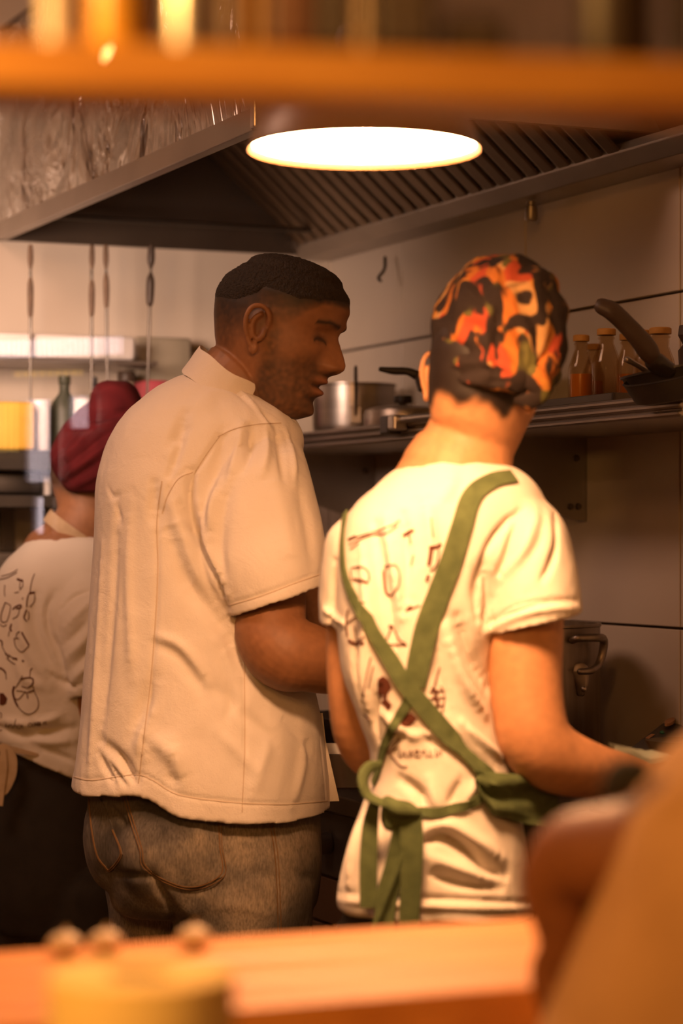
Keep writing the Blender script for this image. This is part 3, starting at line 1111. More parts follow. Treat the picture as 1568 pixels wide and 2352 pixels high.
def es_jar(name, mat_, px, wpx, y0, zbase, label, cat, t=0.1, neck=True, lidm=None):
    s, d = espt(px, t)
    p = W(t, s, zbase + 0.001)
    h = (CAMZ - (y0 - 1235) / F * d) - zbase
    r = wpx / 2 / F * d
    e = thing(name, label, cat, p)
    if neck:
        obj('body', MB().lathe([(r * 0.9, 0), (r, 0.004), (r, h * 0.55), (r * 0.8, h * 0.66), (r * 0.35, h * 0.78), (r * 0.33, h * 0.9)], p, 24), mat_, e)
        obj('stopper', MB().lathe([(r * 0.33, h * 0.88), (r * 0.4, h * 0.9), (r * 0.4, h), (0.001, h * 1.01)], p, 20), lidm or mat_, e)
    else:
        obj('body', MB().lathe([(r * 0.92, 0), (r, 0.004), (r, h * 0.86), (r * 0.94, h * 0.88)], p, 24), mat_, e)
        obj('lid', MB().lathe([(r * 0.98, h * 0.87), (r * 1.02, h * 0.88), (r * 1.02, h * 0.98), (r * 0.9, h), (0.001, h)], p, 24), lidm or mat_, e)


es_box('reflection_band', 'white_enamel', -40, 288, 768, ZS0 + 0.0045, 'long white block standing in for a reflected band at upper left', 'bin', 0.08, 0.13)  # white block put where a bright band is mirrored in the glass
es_box('toaster', 'grey_appliance', 300, 428, 775, ZS1, 'grey rounded appliance between the skewers and the man\'s collar', 'appliance', 0.0, 0.07)
es_box('reflection_yellow', 'reflection_yellow', -40, 60, 925, ZS1, 'yellow block standing in for a reflection at the left edge', 'tub', 0.12, 0.14)  # yellow block stands in for a yellow reflection in the glass
es_jar('reflection_strip', 'white_enamel', 92, 46, 920, ZS1, 'tall white cylinder standing in for a reflected strip beside the yellow block', 'jar', 0.14, False)  # white cylinder stands in for a mirrored pale strip
es_jar('dark_bottle', 'dark_green', 148, 70, 865, ZS1, 'dark bulging bottle with stopper left of the red headwrap', 'bottle', 0.10)
es_jar('reflection_strip', 'white_enamel', 190, 42, 918, ZS1, 'white cylinder standing in for a reflected strip by the dark red headwrap', 'jar', 0.17, False)  # second mirrored strip, built as a white cylinder
es_jar('dark_bottle', 'iron_black', 216, 40, 868, ZS1, 'black bottle behind the two middle skewers', 'bottle', 0.09)
es_jar('glass_jar', 'grey_appliance', 290, 40, 855, ZS1, 'grey lidded jar right of the black bottle', 'jar', 0.09, False, 'brown_plastic')
es_box('pink_tub', 'pink_tub', 318, 372, 875, ZS1, 'dark pink tub beside the dark gripped skewer', 'tub', 0.12, 0.1)
es_box('drawer_box', 'steel_dark', -40, 80, 1085, ZS2, 'dark box on the lowest shelf at far left', 'box', 0.13, 0.12)
es_jar('reflection_strip', 'white_enamel', 104, 30, 1092, ZS2, 'slim white cylinder standing in for a reflected strip, lowest shelf', 'jar', 0.16, False)  # lowest mirrored strip, built as a slim white cylinder
# grey worktop cabinet below
cb = thing('end_cabinet', 'grey brown cabinet standing below the shelf at far left', 'cabinet', W(0.12, 0.95, 0))
obj('body', wbox(MB(), -0.047, 0.20, 0.56, 1.5, 0, 1.25), 'steel_dull', cb, smooth=0)
for s in (0.57, 0.73, 0.89, 1.05):
    obj('door', wbox(MB(), 0.20, 0.215, s, s + 0.15, 0.05, 1.24), 'steel_dull', cb, smooth=0, bevel=0.002)

# ------------------------------------------------------------------ pass counter, top shelf and their things
CYAW = math.radians(21.5)
cx, cy = math.cos(CYAW), math.sin(CYAW)
CB = Vector((-0.272, 1.929, 0))


def K(a, b, z):
    """along the counter a, towards the camera b"""
    return Vector((CB.x + a * cx + b * cy, CB.y + a * cy - b * cx, z))


ctr = thing('pass_counter', 'thick orange wooden pass counter across the bottom foreground', 'counter', K(0.3, 0.15, 0))
for i in range(3):
    b0 = i * 0.097
    obj('plank', MB().box(-0.7, 0.72, b0 + 0.0007, b0 + 0.0963, 0.915, 0.95, lambda x, y, z: K(x, y, z)), 'wood_orange', ctr, smooth=0, bevel=0.003)
obj('base_panel', MB().box(-0.68, 0.70, 0.05, 0.27, 0.0, 0.914, lambda x, y, z: K(x, y, z)), 'wood_dark', ctr, smooth=0)
lg = tag(obj('lower_ledge', MB().box(-0.7, 0.30, 0.292, 0.62, 0.86, 0.898, lambda x, y, z: K(x, y, z)), 'wood_dark', smooth=0, bevel=0.003), 'dark wooden ledge in front of the pass counter', 'ledge')
# paper roll
rc = P(325, 2240, 1.42)
rc.z = 0.9
rollh = (CAMZ - (2236 - 1235) / F * 1.42) - 0.9
rr = 214 / F * 1.42
pr = thing('paper_roll', 'blurred yellow paper roll standing upright in the bottom left foreground', 'paper roll', rc)
obj('paper', MB().lathe([(rr * 0.36, 0.001), (rr * 0.99, 0.001), (rr, 0.003), (rr, rollh - 0.002), (rr * 0.99, rollh), (rr * 0.37, rollh), (rr * 0.36, rollh - 0.002), (rr * 0.36, 0.002)], rc, 64), 'paper', pr)
obj('core', MB().lathe([(rr * 0.32, 0.001), (rr * 0.357, 0.001), (rr * 0.357, rollh - 0.003), (rr * 0.32, rollh - 0.003)], rc, 32), 'card', pr)
for (px, py, lab) in ((150, 2182, 'leftmost of three small pale garlic bulbs on the counter\'s far edge'), (243, 2176, 'middle of three small pale garlic bulbs on the counter'), (446, 2166, 'rightmost and brightest small garlic bulb on the counter')):
    d = 0.33 * F / (py + 14 - 1235)
    p = P(px, py + 14, d)
    p.z = 0.951
    g = thing('garlic_bulb', lab, 'garlic', p, 'garlic bulbs on the counter')
    rr_ = 0.0145
    rings = []
    for i in range(10):
        q = i / 9
        r_ = rr_ * (math.sin(PI * min(q * 0.97 + .03, 1)) ** 0.55 * (1 - 0.25 * q) + 0.02)
        rings.append([p + Vector((r_ * (1 + 0.09 * math.cos(6 * a)) * math.cos(a), r_ * (1 + 0.09 * math.cos(6 * a)) * math.sin(a), q * 0.0185)) for a in np.linspace(0, 2 * PI, 30, endpoint=False)])
    obj('bulb', MB().loft(rings), 'garlic', g)
    obj('stem', MB().limb([p + Vector((0, 0, 0.015)), p + Vector((0.0005, 0, 0.019)), p + Vector((0.001, 0, 0.021))], [0.003, 0.002, 0.0012], 8), 'garlic', g)

# overhead shelf
SHD = 1.25
sh = thing('overhead_shelf', 'blurred orange wooden shelf board across the top of the picture', 'shelf', P(784, 235, SHD))
sa = math.radians(8.8)


def S(a, b, z):
    return Vector((a * math.cos(sa) + b * math.sin(sa) * -1, SHD + a * math.sin(sa) + b * math.cos(sa), z))


zt = CAMZ + (1235 - 112) / F * SHD
zb = CAMZ + (1235 - 222) / F * SHD
obj('board', MB().box(-0.8, 0.8, 0.0, 0.062, zb, zt, lambda x, y, z: S(x, y, z)), 'wood_shelf', sh, smooth=0, bevel=0.002)
for a in (-0.78, 0.76):
    obj('post', MB().box(a, a + 0.04, 0.012, 0.05, zt, ZC, lambda x, y, z: S(x, y, z)), 'wood_dark', sh, smooth=0)


def jar(px, w_, mat_, label, cat, name, b=0.03, top=0.16, lidm='canister_dark', kind='round', dz=0.0):
    q_ = (px - 784) / F
    a = (q_ * (SHD + b * math.cos(sa)) + b * math.sin(sa)) / (math.cos(sa) - q_ * math.sin(sa))
    p = S(a, b, zt + 0.0008)
    r = w_ / 2 / F * SHD
    j = thing(name, label, cat, p)
    if kind == 'round':
        obj('body', MB().lathe([(r * 0.94, 0), (r, 0.003), (r, top * 0.78), (r * 0.85, top * 0.86)], p, 32), mat_, j)
        obj('lid', MB().lathe([(r * 0.9, top * 0.84), (r * 0.92, top * 0.85), (r * 0.92, top), (0.001, top)], p, 32), lidm, j)
    else:
        obj('body', MB().box(-r, r, -0.025, 0.025, 0, top * 0.9, lambda x, y, z: p + Vector((x, y, z))), mat_, j, smooth=0, bevel=0.004)
        obj('lid', MB().box(-r * 1.02, r * 1.02, -0.026, 0.026, top * 0.9, top, lambda x, y, z: p + Vector((x, y, z))), lidm, j, smooth=0, bevel=0.003)


jar(125, 56, 'white_enamel', 'narrow white jar at the far left of the overhead shelf', 'jar', 'jar')
jar(180, 44, 'canister_brown', 'slim brown canister next to the white jar on overhead shelf', 'canister', 'canister')
jar(268, 128, 'canister_yellow', 'shiny yellow canister on the overhead shelf', 'canister', 'canister')
jar(345, 40, 'canister_brown', 'brown canister between the yellow and silver ones', 'canister', 'canister')
jar(440, 136, 'steel', 'silver metal canister on the overhead shelf', 'canister', 'canister', lidm='steel')
jar(545, 60, 'canister_brown', 'brown box right of the silver canister', 'box', 'spice_box', kind='box')
jar(592, 26, 'amber_label', 'thin amber packet upright between brown boxes', 'packet', 'packet', kind='box')
jar(668, 118, 'canister_brown', 'wide brown box in the middle of the overhead shelf', 'box', 'spice_box', kind='box')
jar(770, 72, 'canister_dark', 'dark box left of the pale strip on overhead shelf', 'box', 'spice_box', kind='box')
jar(833, 24, 'tissue_label', 'narrow pale carton between two dark boxes', 'carton', 'carton', kind='box')
jar(925, 148, 'canister_dark', 'large dark box above the lamp on the overhead shelf', 'box', 'spice_box', kind='box')
jar(1085, 150, 'canister_dark', 'low dark box at the right of the lamp', 'box', 'spice_box', top=0.019, kind='box')
jar(1410, 185, 'canister_dark', 'wide black canister at the right end of the overhead shelf', 'canister', 'canister')
jar(1590, 110, 'canister_dark', 'black canister cut by the right picture edge', 'canister', 'canister')

# ------------------------------------------------------------------ pendant lamp over the pass
LC = P(836, 346, 2.52)
LR = 263 / F * 2.52
lamp = thing('pendant_lamp', 'round glowing pendant heat lamp hanging over the pass', 'lamp', LC)
obj('lamp_shade', MB().lathe([(LR, 0), (LR * 1.012, 0.002), (LR * 0.99, 0.012), (LR * 0.86, 0.045), (LR * 0.6, 0.075), (LR * 0.32, 0.092), (LR * 0.28, 0.12), (LR * 0.2, 0.13), (0.004, 0.132), (0.003, 0.125), (LR * 0.26, 0.085), (LR * 0.57, 0.069), (LR * 0.83, 0.040), (LR * 0.965, 0.010), (LR, 0)], LC, 64, cap=False), 'shade_paint', lamp)
obj('diffuser', MB().lathe([(0.001, 0.006), (LR * 0.962, 0.006), (LR * 0.962, 0.011), (0.001, 0.011)], LC, 64), 'lamp_glow', lamp)
obj('cord', MB().tube([LC + Vector((0, 0, 0.13)), Vector((LC.x, LC.y, ZC - 0.02))], 0.004, 10), 'black_plastic', lamp)
obj('ceiling_rose', MB().lathe([(0.03, 0), (0.04, 0.005), (0.04, 0.02), (0.001, 0.02)], Vector((LC.x, LC.y, ZC - 0.021)), 24), 'black_plastic', lamp)

# ================================================================== people
def interp(z, tab):
    zs = [a for a, b in tab]
    vs = [b for a, b in tab]
    return np.interp(z, zs, vs)


def sinterp(z, tab):
    """smooth table lookup"""
    zs = np.array([a for a, b in tab])
    vs = np.array([b for a, b in tab])
    lo, hi = zs[0], zs[-1]
    g = np.linspace(lo, hi, 640)
    y = np.interp(g, zs, vs)
    k = np.hanning(15)
    k /= k.sum()
    yp = np.concatenate([np.full(7, y[0]), y, np.full(7, y[-1])])
    return np.interp(z, g, np.convolve(yp, k, 'valid'))


FRONT = [(-.112, .030), (-.106, .058), (-.094, .074), (-.08, .077), (-.06, .078), (-.04, .079), (-.02, .081), (0, .083), (.02, .083), (.04, .090), (.06, .0935), (.085, .088), (.105, .068), (.12, .03), (.128, .0)]
BACK = [(-.112, -.005), (-.09, -.03), (-.07, -.056), (-.045, -.075), (-.02, -.086), (.01, -.096), (.04, -.102), (.07, -.098), (.095, -.08), (.112, -.055), (.122, -.03), (.128, -.0)]
WIDTH = [(-.112, .018), (-.104, .034), (-.09, .046), (-.07, .055), (-.045, .0625), (-.02, .068), (.0, .071), (.03, .0745), (.06, .0755), (.085, .068), (.105, .049), (.12, .024), (.128, .003)]


def head_local(female=False):
    nz, na = 110, 144
    V, Fc = [], []
    zs = np.concatenate([np.linspace(-.1118, -.09, 14, endpoint=False), np.linspace(-.09, .1, 80, endpoint=False), np.linspace(.1, .1279, 16)])
    for z in zs:
        f, b, w_ = sinterp(z, FRONT), sinterp(z, BACK), sinterp(z, WIDTH)
        if z > .1:
            k = math.sqrt(max(0, 1 - ((z - .1) / .0281) ** 2))
            f0, b0, w0 = sinterp(.1, FRONT), sinterp(.1, BACK), sinterp(.1, WIDTH)
            m = (f0 + b0) / 2 * k ** 0.3
            f, b, w_ = m + (f0 - b0) / 2 * k, m - (f0 - b0) / 2 * k, w0 * k
        xc, a_ = (f + b) / 2, (f - b) / 2
        for j in range(na):
            t = 2 * PI * j / na
            ct, st = math.cos(t), math.sin(t)
            ex = 0.86 if ct > 0 and z < .07 else 1.0
            x = xc + a_ * math.copysign(abs(ct) ** ex, ct)
            y = w_ * math.copysign(abs(st) ** (0.92), st)
            if ct > 0:
                g = lambda cy_, cz_, sy, sz: math.exp(-((abs(y) - cy_) / sy) ** 2 - ((z - cz_) / sz) ** 2)
                # nose
                zn = sinterp(z, [(-.12, 0), (-.038, 0), (-.0335, .008), (-.0285, .022), (-.022, .0295), (-.014, .0295), (-.007, .0245), (.006, .0155), (.020, .0062), (.034, .001), (.13, 0)])
                sg = np.interp(z, [-.034, -.022, -.012, .006, .03], [.016, .0175, .0155, .0105, .011])
                x += zn * math.exp(-(y / sg) ** 2)
                x += .011 * g(.0155, -.0225, .0065, .0075)     # wings
                # lips, chin, brow, eyes, cheeks
                x += .0125 * g(0, -.044, .021, .0055)
                x += .0125 * g(0, -.0605, .019, .0065)
                x -= .006 * g(0, -.0525, .024, .0028)
                x += .006 * g(0, -.035, .018, .006)
                x -= .004 * g(0, -.074, .02, .006)
                x += .008 * g(0, -.092, .02, .012)
                x += .006 * g(.026, .036, .022, .0075)
                x -= .013 * g(.031, .017, .013, .0105)
                x += .0065 * g(.031, .0155, .0105, .007)
                x += .004 * g(.046, -.008, .018, .016)
                x -= .004 * g(.03, -.03, .012, .02)
            V.append((x, y, z))
    for i in range(len(zs) - 1):
        for j in range(na):
            k = (j + 1) % na
            Fc.append((i * na + j, i * na + k, (i + 1) * na + k, (i + 1) * na + j))
    n0 = len(V)
    V.append((sinterp(-.1118, FRONT) / 2, 0, -.1125))
    V.append((0, 0, .1282))
    for j in range(na):
        k = (j + 1) % na
        Fc.append((k, j, n0))
        Fc.append(((len(zs) - 1) * na + j, (len(zs) - 1) * na + k, n0 + 1))
    V = [(x if z < .03 else x + max(0, -x) * .10 * min(1, (z - .03) / .06), y, z if z < .05 else .05 + (z - .05) * .84) for x, y, z in V]
    mb = MB().add(V, Fc)
    for sg in (1, -1):
        def e(x, z, o):
            return Vector((x, sg * (.0705 + o), z))
        helix = [e(.006, .004, .001), e(.008, .016, .005), e(.003, .028, .009), e(-.008, .033, .013), e(-.019, .027, .017), e(-.0225, .012, .018), e(-.0195, -.004, .016), e(-.0135, -.016, .012), e(-.008, -.024, .009)]
        mb.limb(helix, [.0032, .0036, .0036, .0038, .0038, .0036, .0034, .0034, .004], 10, 4)
        mb.limb([e(-.006, .022, .008), e(-.0125, .014, .011), e(-.0135, .002, .011), e(-.009, -.009, .009), e(-.003, -.014, .006)], [.0035, .004, .004, .0035, .0035], 10, 4)
        mb.limb([e(.005, .002, .004), e(.004, -.006, .006), e(.001, -.013, .006)], [.0035, .0045, .0035], 10, 3)
        mb.ellipsoid(e(-.004, -.0265, .0075), (.0075, .0045, .0095), n=14)
        mb.ellipsoid(e(-.009, .008, .001), (.0145, .006, .024), n=16)
    return mb


HEAD = head_local()


class Head:
    def __init__(s, mb, origin, yaw, pitch, roll, scale):
        s.R = Matrix.Rotation(math.radians(yaw), 3, 'Z') @ Matrix.Rotation(math.radians(pitch), 3, 'Y') @ Matrix.Rotation(math.radians(roll), 3, 'X')
        s.o = Vector(origin)
        s.k = scale
        Rn = np.array(s.R)
        V = np.array(HEAD.v) @ Rn.T * scale + np.array(s.o)
        mb.add([tuple(v) for v in V], HEAD.f)

    def w(s, x, y, z):
        return s.o + s.R @ (Vector((x, y, z)) * s.k)

    def local(s, V):
        return (V - np.array(s.o)) @ np.array(s.R) / s.k


def hand(mb, wrist, dirv, nrm, side=1, k=1.0, curl=0.6):
    d = Vector(dirv).normalized()
    n = Vector(nrm)
    n = (n - d * n.dot(d)).normalized()
    s = d.cross(n) * side
    w0 = Vector(wrist)
    R = Matrix((d, s, n)).transposed()
    mb.ellipsoid(w0 + d * .045 * k, (.052 * k, .042 * k, .016 * k), R, 18)
    for i, (off, ln) in enumerate(((-.03, .068), (-.011, .078), (.009, .073), (.027, .058))):
        p = w0 + d * .078 * k + s * off * k
        a = 0.25
        pts = [p - d * .02 * k, p]
        dv = d
        for q, fr in enumerate((.45, .32, .23)):
            a += curl * (0.7 if q else 0.45)
            dv = d * math.cos(a) - n * math.sin(a)
            p = p + dv * ln * fr * k
            pts.append(p)
        mb.limb(pts, [.0095 * k, .009 * k, .0085 * k, .0078 * k, .0065 * k], 12, 3)
    p = w0 + d * .02 * k - s * .03 * k
    mb.limb([p, p + (d * .6 - s * .6 - n * .3).normalized() * .03 * k, p + (d * .8 - s * .45 - n * .5).normalized() * .06 * k, p + (d * 1.0 - s * .2 - n * .7).normalized() * .08 * k], [.013 * k, .0115 * k, .0095 * k, .0075 * k], 12, 3)


def ear_dark(L):
    return 1.0


def finish_cloth(me, name, material, parent):
    return obj(name, me, material, parent, smooth=180)


def leg_loft(mb, pts, rad, n=40):
    data = catmull([(*p, r) for p, r in zip(pts, rad)], 6)
    mb.tube([q[:3] for q in data], [q[3] for q in data], n, True)


def shoe(name, loc, yaw, parent):
    R = Matrix.Rotation(yaw, 3, 'Z')
    rings = []
    for q in np.linspace(0, 1, 12):
        x = -0.09 + 0.28 * q
        w_ = 0.042 * (math.sin(PI * min(max(q * 0.93 + 0.04, 0), 1)) ** 0.35)
        h = np.interp(q, [0, .1, .35, .6, .9, 1], [.05, .09, .095, .065, .045, .02])
        ring = []
        for k in range(18):
            a = 2 * PI * k / 18
            ring.append(Vector(loc) + R @ Vector((x, w_ * math.cos(a), max(0.002, h * 0.5 + h * 0.5 * math.sin(a)))))
        rings.append(ring)
    return obj(name, MB().loft(rings), 'shoe', parent, smooth=60)


# ------------------------------------------------------------------ the man in the white jacket
D1 = 3.60
MP1 = D1 / F
man = thing('person', 'short haired man in a white kitchen jacket and grey jeans looking right', 'person', Vector((-0.2, D1, 0)))
mb = MB()
hs_ = 1.045
mR = Matrix.Rotation(math.radians(-15), 3, 'Z') @ Matrix.Rotation(math.radians(15), 3, 'Y') @ Matrix.Rotation(math.radians(-3), 3, 'X')
ho = P(592, 752, 3.53) - mR @ Vector((-.006, -.076, 0.003)) * hs_
hm = Head(mb, ho, -15, 15, -3, hs_)
mb.limb([hm.w(-.022, 0, -.02), hm.w(-.03, 0, -.07), P(545, 880, 3.61), P(515, 960, 3.62)], [.060, .060, .066, .075], 32)
mb.limb([P(515, 940, 3.62), P(470, 1100, 3.63), P(450, 1350, 3.63), P(460, 1650, 3.63), P(470, 1850, 3.63)], [.07, .10, .10, .11, .11], 28)
# near (right) arm
mb.limb([P(590, 1080, 3.58), P(605, 1250, 3.535), P(624, 1370, 3.512), P(622, 1450, 3.49), P(655, 1497, 3.48), P(705, 1510, 3.49), P(765, 1527, 3.52), P(850, 1535, 3.58)],
        [.050, .050, .049, .053, .056, .050, .043, .031], 32)
hand(mb, P(850, 1535, 3.58), Vector((0.9, 0.45, -0.15)), Vector((0.2, -0.5, 0.9)), 1, 1.0, 0.7)
# far arm, reaching to the range as well
mb.limb([P(600, 1060, 3.74), P(640, 1250, 3.78), P(690, 1420, 3.80), P(760, 1500, 3.84), P(850, 1530, 3.88)], [.058, .055, .05, .045, .03], 24)
hand(mb, P(850, 1530, 3.88), Vector((0.9, 0.3, -0.2)), Vector((0.1, -0.3, 1)), -1, 1.0, 0.7)
me = remesh(mb, 0.0021, 2, 0.4)


def hairline(x):
    return np.interp(x, [-.11, -.06, -.035, -.015, .015, .036, .05, .065, .085, .1], [-.046, -.042, -.020, .022, .022, .026, .040, .056, .066, .068])


def hair_amt(L):
    x, y, z = L[:, 0], L[:, 1], L[:, 2]
    r = np.sqrt(x * x + y * y + z * z)
    h0 = np.interp(x, [-.11, -.05, -.03, -.012, .02, .04, .055, .07, .1], [-.056, -.050, -.022, .006, .012, .024, .042, .056, .062])
    wd = np.interp(x, [-.11, -.05, -.02, .02, .045, .065], [.115, .11, .075, .062, .036, .013])
    return np.where(r < .2, smooth01((z - h0) / wd), 0)
    return np.where(r < .2, np.clip((z - hairline(x)) / np.interp(x, [-.05, .03, .06], [.062, .040, .012]), 0, 1) ** 1.3, 0)


def man_paint(V):
    L = hm.local(V)
    x, y, z = L[:, 0], np.abs(L[:, 1]), L[:, 2]
    base = np.array([.245, .105, .045])
    c = np.tile(base, (len(V), 1))
    near = (np.linalg.norm(L, axis=1) < .17)
    nz = np.array([noise.noise(Vector(p) * 160) for p in L * 1.0])
    nz2 = np.array([noise.noise(Vector(p) * 45) for p in L * 1.0])

    def mix(amt, col):
        nonlocal c
        a = np.clip(amt, 0, 1)[:, None]
        c = c * (1 - a) + np.array(col) * a
    G = lambda cx_, cy_, cz_, sx, sy, sz: np.exp(-((x - cx_) / sx) ** 2 - ((y - cy_) / sy) ** 2 - ((z - cz_) / sz) ** 2)
    ear = (y > .0765) & (x > -.03) & (x < .014) & (z > -.042) & (z < .036)
    # beard: along jaw, sideburns
    jaw = smooth01((-.018 - z + 0.35 * (x - .02)) / .03) * smooth01((.086 - x + np.where(y > .03, .02, 0)) / .012) * smooth01((x + .006) / .02)
    side = smooth01((.03 - z) / .03) * np.exp(-((x - .018) / .011) ** 2)
    mou = np.exp(-((z + .034) / .0055) ** 2 - (y / .028) ** 2) * (x > .07)
    chin = G(.085, 0, -.088, .03, .024, .016)
    soul = G(.09, 0, -.072, .03, .006, .006)
    mix(near * (0.62 * jaw + 0.35 * nz * jaw), (.05, .026, .016))
    mix(near * 0.5 * side * (1 + nz), (.06, .032, .02))
    mix(near * (0.8 * mou + 0.3 * nz * mou), (.03, .016, .011))
    mix(near * (0.6 * chin + .5 * soul), (.045, .024, .015))
    lips = G(.1, 0, -.0435, .03, .021, .0045) + G(.1, 0, -.0605, .03, .019, .005)
    mix(near * 0.75 * lips * (x > .07), (.26, .085, .05))
    mix(near * np.exp(-((z + .0525) / .0018) ** 2 - (y / .024) ** 4) * (x > .06), (.03, .012, .01))
    brow = 1.15 * np.exp(-((z - .036 - .12 * (y - .03) * (y < .04) + .25 * np.clip(y - .04, 0, 1)) / .0038) ** 2) * (y > .012) * (y < .052) * (x > .045)
    mix(near * .85 * brow, (.02, .012, .009))
    eye = np.exp(-((z - .0125 + .4 * (y - .031) ** 2 / .012) / .0023) ** 2) * (y > .018) * (y < .045) * (x > .045)
    mix(near * .9 * eye, (.012, .007, .006))
    mix(near * .95 * G(.075, .0305, .0115, .03, .0105, .0034), (.012, .007, .006))
    mix(near * .35 * G(.075, .031, .016, .03, .016, .009), (.09, .04, .02))
    mix(near * .9 * G(.103, .0095, -.0305, .012, .0045, .0035), (.02, .008, .006))
    mix(near * .75 * G(-.007, .074, .010, .010, .0055, .020), (.07, .028, .016))  # shade of the ear hollow painted into the skin colour
    ha = np.where(ear, 0, hair_amt(L))
    hp_ = np.clip(ha * 1.12 + 1.1 * nz * ha * (1 - ha), 0, 1) ** .45
    mix(near * hp_ * .98, (.013, .009, .007))
    c *= (1 + .10 * nz2)[:, None]
    return np.clip(c, 0.004, 1)


paint(me, man_paint)
obj('body', me, 'skin', man, smooth=180)
# cropped hair as a thin cap grown from the scalp
def hair_shell(me, head, parent, thick=.0030):
    V = mv(me)
    N = mn(me)
    L = head.local(V)
    ha = hair_amt(L) * ((np.abs(L[:, 1]) < .0745) | (L[:, 2] > .045))
    top = smooth01((ha - .80) / .20) * np.interp(L[:, 0], [.0, .07, .09], [1, .6, .25])
    keep = ha > .82
    nzv = np.array([noise.noise(Vector(p) * 300) if k else 0 for p, k in zip(L, keep)])
    Hv = V + N * (np.where(keep, top * (thick + .0018 * nzv) - 0.0006, 0))[:, None]
    hb = bmesh.new()
    vm = {}
    for p in me.polygons:
        if all(keep[i] for i in p.vertices):
            vs = []
            for i in p.vertices:
                if i not in vm:
                    vm[i] = hb.verts.new(Hv[i])
                vs.append(vm[i])
            hb.faces.new(vs)
    hme = bpy.data.meshes.new('hair')
    hb.to_mesh(hme)
    hb.free()
    obj('hair', hme, 'hair', parent, smooth=180)


hair_shell(me, hm, man)

# jacket
rowsJ = [(854, 436, 530, .048, .0), (868, 404, 556, .068), (890, 362, 590, .088), (920, 322, 628, .103), (950, 288, 668, .117), (1000, 256, 698, .132), (1060, 235, 690, .14), (1130, 223, 668, .146),
         (1250, 219, 660, .148), (1350, 212, 668, .150), (1450, 205, 690, .152), (1550, 197, 716, .154), (1650, 187, 738, .158), (1740, 176, 748, .162), (1800, 167, 756, .165), (1835, 163, 760, .166)]
rings = rows_rings(rowsJ, D1 + .02, 120, 2.2)
# hem ring follows the drooping hem line
hemx = [(150, 1806), (165, 1812), (205, 1819), (260, 1812), (310, 1806), (345, 1815), (400, 1848), (450, 1858), (520, 1866), (600, 1871), (680, 1872), (750, 1866), (775, 1862)]
last = rings.pop()
while rings and rings[-1][0].z < P(0, 1795, D1).z:
    last = rings.pop()


def hem_drop(ring, q):
    out = []
    for p in ring:
        px = 784 + p.x / p.y * F
        yy = np.interp(px, [a for a, b in hemx], [b for a, b in hemx])
        if p.y > D1 + 0.05:
            yy = yy - 14
        zt_ = CAMZ - (yy - 1235) / F * D1
        out.append(Vector((p.x, p.y, p.z + (zt_ - p.z) * q)))
    return out


topz = rings[-1]
for q in (0.35, 0.7, 1.0):
    rings.append(hem_drop(last if q > .3 else topz, q))
# wavy flare of the hem
for k, rg in enumerate(rings):
    zc = rg[0].z
    f_ = smooth01((P(0, 1450, D1).z - zc) / .35)
    cx_ = np.mean([p.x for p in rg])
    cyy = np.mean([p.y for p in rg])
    for i, p in enumerate(rg):
        a = math.atan2(p.y - cyy, p.x - cx_)
        wv = 1 + f_ * (0.018 * math.sin(7 * a + 1.0) + 0.012 * math.sin(11 * a + 0.3))
        rg[i] = Vector((cx_ + (p.x - cx_) * (1 + (wv - 1) * 0.5), cyy + (p.y - cyy) * wv, p.z))
inner = [[Vector((np.mean([q.x for q in rings[-1]]) + (p.x - np.mean([q.x for q in rings[-1]])) * .96, D1 + .02 + (p.y - D1 - .02) * .95, p.z + .001)) for p in rings[-1]]]
inner.append([Vector((p.x, p.y, p.z + .03)) for p in inner[0]])
mb = MB().loft(rings + inner)


def sleeve(mb, secs, d, n=64, depth=0.025):
    """secs: (cx, cy, half vector x px, half vector y px, half depth m, depth shift)"""
    dat = catmull(secs, 5)
    rg = []
    for cx_, cy_, hx_, hy_, hd, sft in dat:
        c = P(cx_, cy_, d + sft)
        u = Vector((hx_ / F * d, 0, -hy_ / F * d))
        t_ = []
        for k in range(n):
            a = 2 * PI * k / n
            t_.append(c + u * math.cos(a) + Vector((0, hd, 0)) * math.sin(a))
        rg.append(t_)
    cc = sum(rg[-1], Vector()) / n
    ax = (cc - sum(rg[-4], Vector()) / n).normalized()
    th = 0.0065
    sc = 1 - th / max(1e-4, (rg[-1][0] - cc).length)
    i1 = [cc + (p - cc) * sc for p in rg[-1]]
    rg.append(i1)
    rg.append([p - ax * depth for p in i1])
    mb.loft(rg)


sleeve(mb, [(585, 965, 62, 8, .05, .02), (596, 1000, 88, 10, .075, .0), (590, 1060, 112, 0, .085, -.045), (586, 1130, 134, -8, .088, -.065), (592, 1220, 146, -18, .086, -.08), (608, 1300, 138, -30, .086, -.09), (634, 1383, 111, -38, .085, -.092)], D1)
